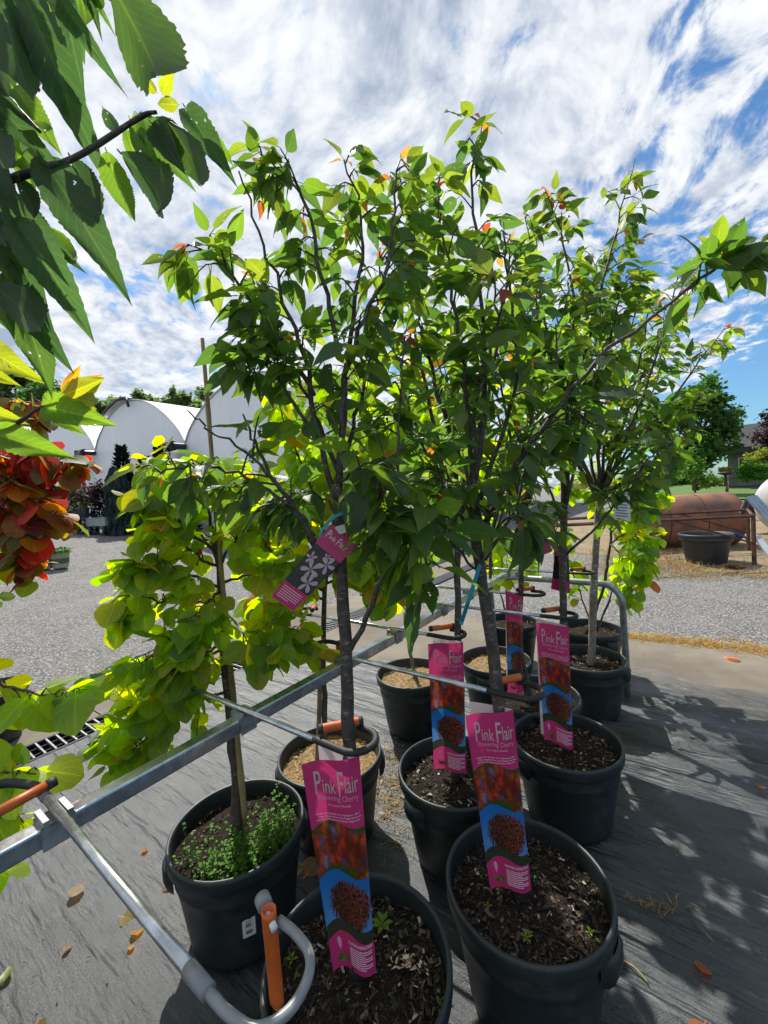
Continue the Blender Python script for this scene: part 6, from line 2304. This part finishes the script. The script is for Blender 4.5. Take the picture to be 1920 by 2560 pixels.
leafy('shrub', 'low bright green bush between the spruces and the redbud', 'shrub', onlot(352, 1300, 11.8), [(0, 0, .35, .4, .35, .32), (.35, 0, .3, .35, .3, .28)], 800, .08, [(.05, .11, .03), (.07, .15, .04)], .02, seed=3, stems=3)

# bench with nursery pots
bq = onlot(196, 1300, 13.1)
be = thing('plant_bench', 'low black bench holding nursery pots by the greenhouse', 'bench', tuple(bq))
m1 = MB()
m1.box(bq + np.array([0, 0, .55]), (1.5, .6, .05), rotz(YARD - math.pi / 2))
m1.build('top', MT['pipe'], be)
m1 = MB()
m1.box(bq + np.array([0, 0, .18]), (1.45, .55, .04), rotz(YARD - math.pi / 2))
m1.build('shelf', MT['pipe'], be)
for sx in (-.68, .68):
    for sy in (-.25, .25):
        m1 = MB()
        m1.box(bq + rotz(YARD - math.pi / 2) @ np.array([sx, sy, .26]), (.07, .07, .53), rotz(YARD - math.pi / 2))
        m1.build('leg', MT['pipe'], be)
for q in range(5):
    c_ = bq + rotz(YARD - math.pi / 2) @ np.array([-.58 + q * .29, .02, .576])
    m1 = MB()
    m1.lathe([(.001, 0), (.085, 0), (.105, .17), (.112, .175), (.112, .2), (.10, .2), (.098, .17), (.001, .165)], 14, c_)
    o = m1.build('nursery_pot', MT['pot'], None, smooth=False, origin=tuple(c_))
    tag(o, 'small black nursery pot standing in the row on the bench', 'pot', 'nursery pots on the bench')

# garden wagon
wq = onlot(262, 1300, 12.7)
wg = thing('garden_wagon', 'small grey garden wagon with black wheels by the spruces', 'wagon', tuple(wq))
RW = rotz(YARD - math.pi / 2 + .15)
m1 = MB()
L, W, H = 1.0, .52, .24
for (cx_, cy_, sx, sy) in ((0, W / 2, L, .03), (0, -W / 2, L, .03), (L / 2 - .0, 0, .03, W - .034), (-L / 2, 0, .03, W - .034)):
    m1.box(wq + RW @ np.array([cx_, cy_, .40]), (sx, sy, H), RW)
m1.box(wq + RW @ np.array([0, 0, .295]), (L - .04, W - .04, .03), RW)
for (cx_, cy_, sx, sy) in ((0, W / 2, L + .06, .06), (0, -W / 2, L + .06, .06), (L / 2, 0, .06, W - .062), (-L / 2, 0, .06, W - .062)):
    m1.box(wq + RW @ np.array([cx_, cy_, .53]), (sx, sy, .025), RW)
MT['wagon'] = pbr('grey_wagon_plastic', (.27, .33, .34), .5, noise=(5, .25))
m1.build('tray', MT['wagon'], wg)
m1 = MB()
m1.box(wq + RW @ np.array([0, 0, .22]), (.8, .06, .06), RW)
m1.box(wq + RW @ np.array([.36, 0, .17]), (.05, .5, .05), RW)
m1.box(wq + RW @ np.array([-.36, 0, .17]), (.05, .5, .05), RW)
m1.tube([wq + RW @ np.array([.5, 0, .2]), wq + RW @ np.array([.75, 0, .5]), wq + RW @ np.array([.78, 0, .85])], .014, 6)
m1.build('undercarriage', MT['pipe'], wg)
for sx in (-.36, .36):
    for sy in (-.29, .29):
        m1 = MB()
        c_ = wq + RW @ np.array([sx, sy, .135])
        axv = RW @ np.array([0, 1.0, 0])
        m1.tube([c_ - axv * .04, c_ - axv * .03, c_ + axv * .03, c_ + axv * .04], [.10, .132, .132, .10], 18)
        wo = m1.build('wheel', MT['pipe'], wg, smooth=False)
        m1 = MB()
        m1.tube([c_ - axv * .045, c_ + axv * .045], .058, 12)
        m1.build('hub', MT['trimw'], wo)

# tan striped pots of greenery on the lot
TANP = pbr('tan_pot', (.50, .43, .31), .55, noise=(6, .2))
MT['tanpot'] = TANP
MT['stripe'] = pbr('green_stripe_print', (.05, .12, .05), .5)
bd = MB()
tq = [at_ground(30, 1424), at_ground(62, 1426), at_ground(110, 1424), at_ground(152, 1421)]
for qi, c_ in enumerate(tq):
    root = thing('tan_potted_plant', ['low green plant in a tan striped pot, leftmost by the maroon leaves', 'low green plant in a tan striped pot, second from the left edge', 'low green plant in a tan striped pot, third from the left edge',
                                      'low green plant in a tan striped pot at the open end of its row'][qi], 'plant', tuple(c_), 'tan striped pots on the lot')
    m1 = MB()
    m1.lathe([(.001, .01), (.115, .01), (.125, .03), (.15, .27), (.158, .275), (.158, .30), (.145, .30), (.142, .26), (.001, .255)], 20, c_)
    po = m1.build('pot', TANP, root, smooth=True)
    m1 = MB()
    m1.lathe([(.1385, .10), (.139, .11), (.1465, .185), (.147, .195)], 20, c_)
    m1.build('band', MT['stripe'], po, smooth=True)
    r = random.Random(50 + qi)
    cr_ = MB()
    for q in range(420):
        a = r.uniform(0, 6.28)
        d = .19 * math.sqrt(r.random())
        p = c_ + np.array([d * math.cos(a), d * math.sin(a), .27 + r.random() * .13 * (1.1 - d * 3)])
        X, Y, Z = basis(unit(np.array([r.gauss(0, 1), r.gauss(0, 1), .7])), np.array([0, 0, 1.0]) + NR.normal(0, .3, 3))
        L = r.uniform(.03, .06)
        f = r.uniform(.7, 1.4)
        cr_.add([p, p + Y * L * .5 + X * L * .35, p + Y * L, p + Y * L * .5 - X * L * .35], [(0, 1, 2, 3)], uv=[(.3, .3)] * 4, col=(.05 * f, .12 * f, .03 * f))
    cr_.build('foliage', MT['farleaf'], root)

# trees behind the greenhouses
G1 = [(.045, .095, .028), (.06, .12, .034), (.036, .08, .026), (.085, .15, .04)]
G2 = [(.085, .135, .045), (.11, .165, .055), (.07, .115, .04)]


def far_tree(label, px, py_top, dep, w_px, h_px, cols, seed, n=3200, leaf=.30, nclump=9, name='tree'):
    d = ray(px, 1270)
    c = CAM_POS + d * (dep / d[1])
    top = aty(px, py_top - h_px * .10, dep)
    rw = w_px / F_PX * dep / 2
    rh = h_px / F_PX * dep / 2
    gz = terrain(*to_an(c))
    base = np.array([c[0], c[1], gz - .05])
    zc = top[2] - rh - base[2]
    r = random.Random(seed)
    cl = []
    for q in range(nclump):
        a = r.uniform(0, 6.28)
        v = r.uniform(-.75, .75)
        s = math.sqrt(1 - v * v) * .62
        cl.append((rw * s * math.cos(a), rw * s * math.sin(a) * .8, zc + rh * v * .72, rw * r.uniform(.36, .52), rw * r.uniform(.36, .5), rh * r.uniform(.26, .42)))
    return leafy(name, label, 'tree', base, cl, n, leaf, cols, trunk_r=rw * .07 + .05, seed=seed)


far_tree('big dark tree behind the greenhouses at the far left', 55, 893, 36, 230, 200, G1, 61, 4200, .42, 13)
far_tree('tree rising behind the greenhouses left of the open vent', 268, 968, 44, 120, 120, G2, 62, 1800, .42, 8)
far_tree('tree rising just behind the open ridge vent', 368, 966, 46, 90, 110, G2, 63, 1600, .42, 8)
far_tree('airy tree beyond the bamboo cane', 462, 968, 44, 90, 110, G2, 64, 1600, .42, 8)
far_tree('airy tree behind the greenhouses, next to the cherry leaves', 545, 962, 44, 110, 120, G2, 65, 1800, .42, 8)
far_tree('dark tree low behind the maroon leaves at far left', 150, 980, 44, 150, 140, G1, 66, 1800, .45, 8)

# ------------------------------------------------------------------ right-hand background
LOC = [(.055, .125, .034), (.07, .15, .038), (.10, .19, .045), (.045, .105, .03)]
dT = 17.5
bT = lawn_fn(.28, .15)
bT = aty(1740, 1226, dT)
cT = aty(1722, 1070, dT)
r = random.Random(5)
cl = []
for q in range(30):
    a = r.uniform(0, 6.28)
    v = r.uniform(-.9, .9)
    s = math.sqrt(1 - v * v) * .75
    cl.append((cT[0] - bT[0] + 1.8 * s * math.cos(a), 1.7 * s * math.sin(a), cT[2] - bT[2] + 1.95 * v * .78, r.uniform(.5, .8), r.uniform(.5, .8), r.uniform(.5, .75)))
leafy('shade_tree', 'round dark green shade tree on the lawn in front of the house', 'tree', bT, cl, 14000, .17, LOC, .13, seed=71)
leafy('sapling', 'small bright green tree in front of the shade tree', 'tree', aty(1738, 1232, 13.2), [(0, 0, 1.0, .35, .3, .42), (-.25, 0, .6, .3, .3, .35), (.15, 0, .55, .3, .3, .35)], 1100, .09, [(.09, .19, .03), (.12, .23, .035), (.07, .15, .03)], .03, seed=72)
leafy('shrub', 'round bright green shrub on the lawn beside the house', 'shrub', aty(1885, 1203, 17), [(0, 0, .5, .62, .5, .42), (-.35, 0, .35, .4, .4, .3), (.4, 0, .4, .4, .4, .32)], 1700, .10, [(.05, .14, .02), (.07, .18, .025), (.09, .21, .03)], .03, seed=73, stems=3)
leafy('shrub', 'yellow-green shrub behind the round green one', 'shrub', aty(1905, 1190, 18.5), [(0, 0, .95, .6, .5, .42), (.45, 0, .85, .6, .5, .4), (-.4, 0, .7, .35, .4, .3)], 1600, .10, [(.16, .21, .03), (.21, .24, .035), (.11, .18, .03), (.26, .22, .05)], .03, seed=74, stems=3)
leafy('maple', 'dark purple maple at the right edge beside the house', 'tree', aty(1945, 1195, 19), [(-.2, 0, 2.4, .8, .7, .7), (-.6, 0, 1.9, .55, .6, .45), (.5, 0, 2.3, .8, .7, .8), (-.1, 0, 1.6, .6, .6, .4), (.3, 0, 3.0, .7, .6, .5)], 2400, .13, [(.035, .018, .020), (.055, .024, .026), (.025, .016, .018)], .07, seed=75)
leafy('flower_bed', 'low yellow-green plants along the top of the lawn', 'plants', aty(1755, 1222, 16), [(0, 0, .18, .5, .3, .16), (.5, 0, .15, .35, .3, .13)], 700, .08, [(.17, .20, .03), (.24, .22, .04), (.08, .13, .03)], .02, seed=76, stems=2)

for q, (bx_, by_, bw_, bd_) in enumerate(((1560, 1165, 150, 30), (1660, 1172, 130, 31), (1740, 1176, 120, 32), (1800, 1180, 90, 33))):
    far_tree(['hedge tree farthest left in the row behind the lawn', 'second hedge tree in the row behind the lawn', 'third hedge tree in the row behind the lawn', 'hedge tree nearest the house behind the lawn'][q], bx_, by_, bd_, bw_, 75, G1, 120 + q, 1500, .30, 8)

# house
hd = 23.0
hs = thing('house', 'dark grey house with steep roof at the top of the lawn', 'house', tuple(aty(1850, 1212, hd)))
MT['siding'] = pbr('grey_siding', (.165, .165, .17), .8, noise=(1.5, .3))
MT['roofd'] = pbr('dark_shingles', (.045, .047, .055), .85, noise=(3, .4), bump=(12, .5, .03))
MT['glass'] = pbr('dark_window_glass', (.03, .035, .04), .1)


HA = R(40)
HE, HD_ = np.array([math.cos(HA), -math.sin(HA), 0]), np.array([math.sin(HA), math.cos(HA), 0])


def along(c, x1):                # distance along the front wall to the sight line x1
    lo, hi = 0.0, 30.0
    for _ in range(40):
        mid = (lo + hi) / 2
        if project(c + HE * mid)[0] < x1:
            lo = mid
        else:
            hi = mid
    return lo


def hbox(name, x0, x1, y0, y1, off, thick, mat, par=hs):
    """a box on the house front between sight lines x0..x1 and y0..y1, standing 'off' metres proud of it"""
    c0 = aty(1822, y1, hd)
    s0 = along(c0 - HE * 6, x0) - 6
    s1 = along(c0 - HE * 6, x1) - 6
    z0, z1 = c0[2], aty(1822, y0, hd)[2]
    cc = c0 + HE * (s0 + s1) / 2 + HD_ * (thick / 2 - off)
    m1 = MB()
    m1.box((cc[0], cc[1], (z0 + z1) / 2), (s1 - s0, thick, z1 - z0), rotz(-HA))
    return m1.build(name, MT[mat], par)


hbox('wall', 1822, 2150, 1122, 1240, 0, 6.0, 'siding')
c0 = aty(1822, 1122, hd)
z1_ = aty(1860, 1052, hd)[2]
rfm = MB()
q0, q1 = c0 - HE * .5 - HD_ * .5, c0 + HE * 14 - HD_ * .5
q2, q3 = c0 + HE * 14 + HD_ * 3.0, c0 + HE * .6 + HD_ * 3.0
q4, q5 = c0 - HE * .5 + HD_ * 6.5, c0 + HE * 14 + HD_ * 6.5
q2[2] = q3[2] = z1_
dz_ = np.array([0, 0, .22])
rfm.add([q0, q1, q2, q3, q4, q5, q0 - dz_, q1 - dz_, q4 - dz_], [(0, 1, 2, 3), (3, 2, 5, 4), (0, 3, 4), (6, 7, 1, 0), (6, 0, 4, 8)])
rfm.build('roof', MT['roofd'], hs)
for j in range(5):
    hbox('siding_board', 1823, 2100, 1136 + j * 20, 1138 + j * 20, .03, .03, 'roofd')
w_o = hbox('window', 1846, 1872, 1146, 1182, .06, .06, 'trimw')
hbox('pane', 1849, 1869, 1149, 1179, .08, .03, 'glass', w_o)
hbox('awning', 1812, 1905, 1126, 1136, 1.0, 1.0, 'roofd')

# birdbath planter
bb = aty(1815, 1216, 15.5)
bbo = thing('planter', 'rust coloured pedestal planter with flowers at the edge of the lawn', 'planter', tuple(bb))
m1 = MB()
m1.lathe([(.12, 0), (.13, .02), (.06, .06), (.045, .35), (.06, .42), (.22, .48), (.25, .52), (.23, .53), (.001, .5)], 16, bb)
m1.build('pedestal', MT['rustbar'], bbo, smooth=True)
cr_ = MB()
for q in range(160):
    a = rng.uniform(0, 6.28)
    d = .25 * math.sqrt(rng.random())
    p = bb + np.array([d * math.cos(a), d * math.sin(a), .52 + rng.random() * .16])
    cr_.add([p, p + (.05, 0, .02), p + (.05, .0, .07), p + (0, 0, .05)], [(0, 1, 2, 3)], uv=[(.3, .3)] * 4, col=rng.choice([(.14, .18, .05), (.3, .28, .12), (.22, .10, .03)]))
cr_.build('flowers', MT['farleaf'], bbo)

# rusty tank lying on its side
t0, t1 = aty(1560, 1318, 8.35), aty(1817, 1311, 8.15)
t0[2] = t1[2] = .53
tk_ = thing('rusty_tank', 'large rusty steel tank lying on its side beyond the tarmac', 'tank', tuple((t0 + t1) / 2 - np.array([0, 0, .53])))
dv = unit(t1 - t0)
m1 = MB()
m1.tube([t0 - dv * .02, t0, t1, t1 + dv * .015], [.522, .53, .53, .522], 44)
m1.build('shell', MT['rust'], tk_, smooth=True)
for ts_ in (.32, .66):
    c_ = t0 + (t1 - t0) * ts_
    m1 = MB()
    m1.tube([c_ - dv * .008, c_ + dv * .008], .5345, 40)
    m1.build('weld_seam', MT['rustbar'], tk_, smooth=False)

# rusty table frame
f1, f2 = atz(1886, 1415, 0), atz(1872, 1381, 0)
fr = thing('rusty_table', 'rusty angle-iron table frame standing behind the black tub', 'frame', tuple(f1))
wdir = unit(np.array([-1.0, .12, 0]))
hF = aty(1886, 1289, f1[1])[2]
g1, g2 = f1 + wdir * 3.3, f2 + wdir * 3.3
for c_ in (f1, f2, g1, g2):
    m1 = MB()
    m1.box((c_[0], c_[1], hF / 2), (.04, .04, hF))
    m1.build('leg', MT['rustbar'], fr)
for (p_, q_) in ((f1, g1), (f2, g2), (f1, f2), (g1, g2)):
    m1 = MB()
    m1.tube([p_ + (0, 0, hF), q_ + (0, 0, hF)], .026, 4)
    m1.build('rail', MT['rustbar'], fr)
for (p_, q_) in ((f1, g1), (f2, g2)):
    m1 = MB()
    m1.tube([p_ + (0, 0, hF * .45), p_ + (q_ - p_) * .35 + (0, 0, hF)], .014, 6)
    m1.build('brace', MT['rustbar'], fr)

# black tub
tb0 = atz(1797, 1414, 0) + np.array([0, .25, 0])
to = thing('black_tub', 'wide black plastic tub on the straw in front of the rusty tank', 'tub', tuple(tb0))
m1 = MB()
m1.lathe([(.001, 0), (.25, 0), (.262, .02), (.325, .36), (.33, .37), (.352, .375), (.352, .42), (.345, .43), (.362, .435), (.365, .475), (.352, .485), (.338, .475), (.325, .36), (.26, .06), (.001, .055)], 40, tb0)
MT['tub'] = pbr('scuffed_black_plastic', (.040, .043, .048), .5, noise=(5, .4))
m1.build('shell', MT['tub'], to, smooth=True)
for k_, (x, y) in enumerate(((1838, 1422),)):
    leafy('creeper', 'small patch of red leaves on the dirt beside the tub', 'plant', atz(x, y, 0), [(0, 0, .03, .13, .08, .04)], 80, .045, [(.22, .06, .035), (.18, .08, .04)], .006, seed=88)

# rusty pole, steel studs, white tank
pb, pt_ = aty(1830, 1328, 8.9), aty(1817, 1222, 8.9)
m1 = MB()
m1.tube([np.array([pb[0], pb[1], 0]), pt_], .028, 8)
m1.tube([pt_ - (0, 0, .005), pt_ + (0, 0, .06)], [.036, .012], 8)
tag(m1.build('rusty_pole', MT['rustbar'], None, smooth=False, origin=(pb[0], pb[1], 0)), 'thin rusty steel pole standing behind the tank end', 'pole')
MT['stud'] = pbr('pale_galvanised_stud', (.44, .50, .54), .4, .55, noise=(3, .2))
sl_ = ['topmost leaning galvanised steel channel by the white tank', 'second leaning galvanised steel channel by the white tank', 'third leaning galvanised steel channel by the white tank', 'short galvanised steel channel propping up the leaning ones', 'lower galvanised steel channel resting on the straw']
for q, (xa, ya, xb, yb, dp0, dp1) in enumerate(((1872, 1241, 2000, 1402, 7.3, 6.6), (1880, 1239, 2010, 1385, 7.42, 6.75), (1889, 1238, 2020, 1372, 7.54, 6.9), (1866, 1250, 1842, 1318, 7.4, 7.9), (1893, 1338, 1930, 1392, 7.0, 6.5))):
    p0, p1 = aty(xa, ya, dp0), aty(xb, yb, dp1)
    p1[2] = max(p1[2], .03)
    d = unit(p1 - p0)
    sx = unit(np.cross(d, np.array([0, 0, 1.0])))
    ux = np.cross(sx, d)
    m1 = MB()
    L = np.linalg.norm(p1 - p0)
    Rm = np.array([d, sx, ux]).T
    cc = (p0 + p1) / 2
    m1.box(cc, (L, .08, .004), Rm)
    for sg in (-1, 1):
        m1.box(cc + sx * sg * .0415 - ux * .018, (L, .003, .040), Rm)
        m1.box(cc + sx * sg * .033 - ux * .039, (L, .014, .003), Rm)
    tag(m1.build('steel_channel', MT['stud'], None, origin=tuple(p1)), sl_[q], 'channel', 'galvanised channels by the white tank')
wt_c = aty(1975, 1290, 8.2)
wt_ = thing('white_tank', 'round ended white tank cut off by the right edge', 'tank', (wt_c[0], wt_c[1], 0))
m1 = MB()
Rt = .64
zc = .74
pr = [(Rt * math.sin(t), -Rt * .55 * math.cos(t)) for t in np.linspace(.02, math.pi / 2, 12)]
dvt = unit(np.array([1.0, .35, 0]))
m1.tube([np.array([wt_c[0], wt_c[1], zc]) + dvt * (z_ + Rt * .15) for r_, z_ in pr] + [np.array([wt_c[0], wt_c[1], zc]) + dvt * 3.0], [r_ for r_, z_ in pr] + [Rt], 36)
MT['tankw'] = pbr('white_tank_paint', (.62, .62, .60), .45, noise=(1.5, .15))
m1.build('shell', MT['tankw'], wt_, smooth=True)
for sg in (.7, 2.2):
    m1 = MB()
    m1.box(np.array([wt_c[0], wt_c[1], (zc - Rt) / 2 + .06]) + dvt * sg, (.16, .9, max(.1, zc - Rt + .2)), rotz(math.atan2(dvt[1], dvt[0])))
    m1.build('cradle', MT['rustbar'], wt_)
# heap of black plastic and crates beyond the tank
hp_ = MB()
r = random.Random(9)
for q in range(26):
    p = aty(r.uniform(1672, 1800), 1248, 10.2 + r.uniform(-.3, .5))
    p[2] = r.uniform(.62, .95) - .25
    s = r.uniform(.12, .3)
    Rm = np.array(Matrix.Rotation(r.uniform(0, 3), 3, 'Z') @ Matrix.Rotation(r.gauss(0, .4), 3, 'X'))
    hp_.box(p, (s * 1.6, s, s * .8), Rm, taper=r.uniform(.5, .9))
hb0 = aty(1735, 1300, 10.3)
hp_.box((hb0[0], hb0[1] + .1, .28), (1.9, .9, .58), taper=.85)
tag(hp_.build('plastic_heap', pbr('black_plastic_sheet', (.022, .023, .025), .3, noise=(6, .5)), None, origin=(hb0[0], hb0[1], 0)), 'heap of crumpled black plastic behind the rusty tank', 'heap')
for q, (xx, dd) in enumerate(((1846, 9.4),)):
    m1 = MB()
    c_ = aty(xx, 1268, dd)
    c_[2] = max(.16, c_[2])
    axv = unit(np.array([1, .25, 0]))
    pts, rd = [], []
    for i in range(34):
        pts.append(c_ + axv * (i * .018))
        rd.append(.13 if i % 2 else .15)
    m1.tube(pts, rd, 16)
    tag(m1.build('drain_pipe_coil', MT['pipe'], None, origin=(c_[0], c_[1], 0)), 'length of black corrugated pipe lying behind the steel channels', 'pipe')
hz_ = MB()
hpts = [aty(x, y, 7.7) for (x, y) in ((1818, 1330), (1835, 1333), (1850, 1338), (1866, 1345), (1870, 1358))]
for p in hpts:
    p[2] = max(.03, p[2])
hz_.tube(spline(hpts, 20), .022, 8)
tag(hz_.build('blue_hose', MT['bluetag'], None, smooth=True, origin=tuple(hpts[0])), 'short bright blue hose on the straw behind the tub', 'hose')
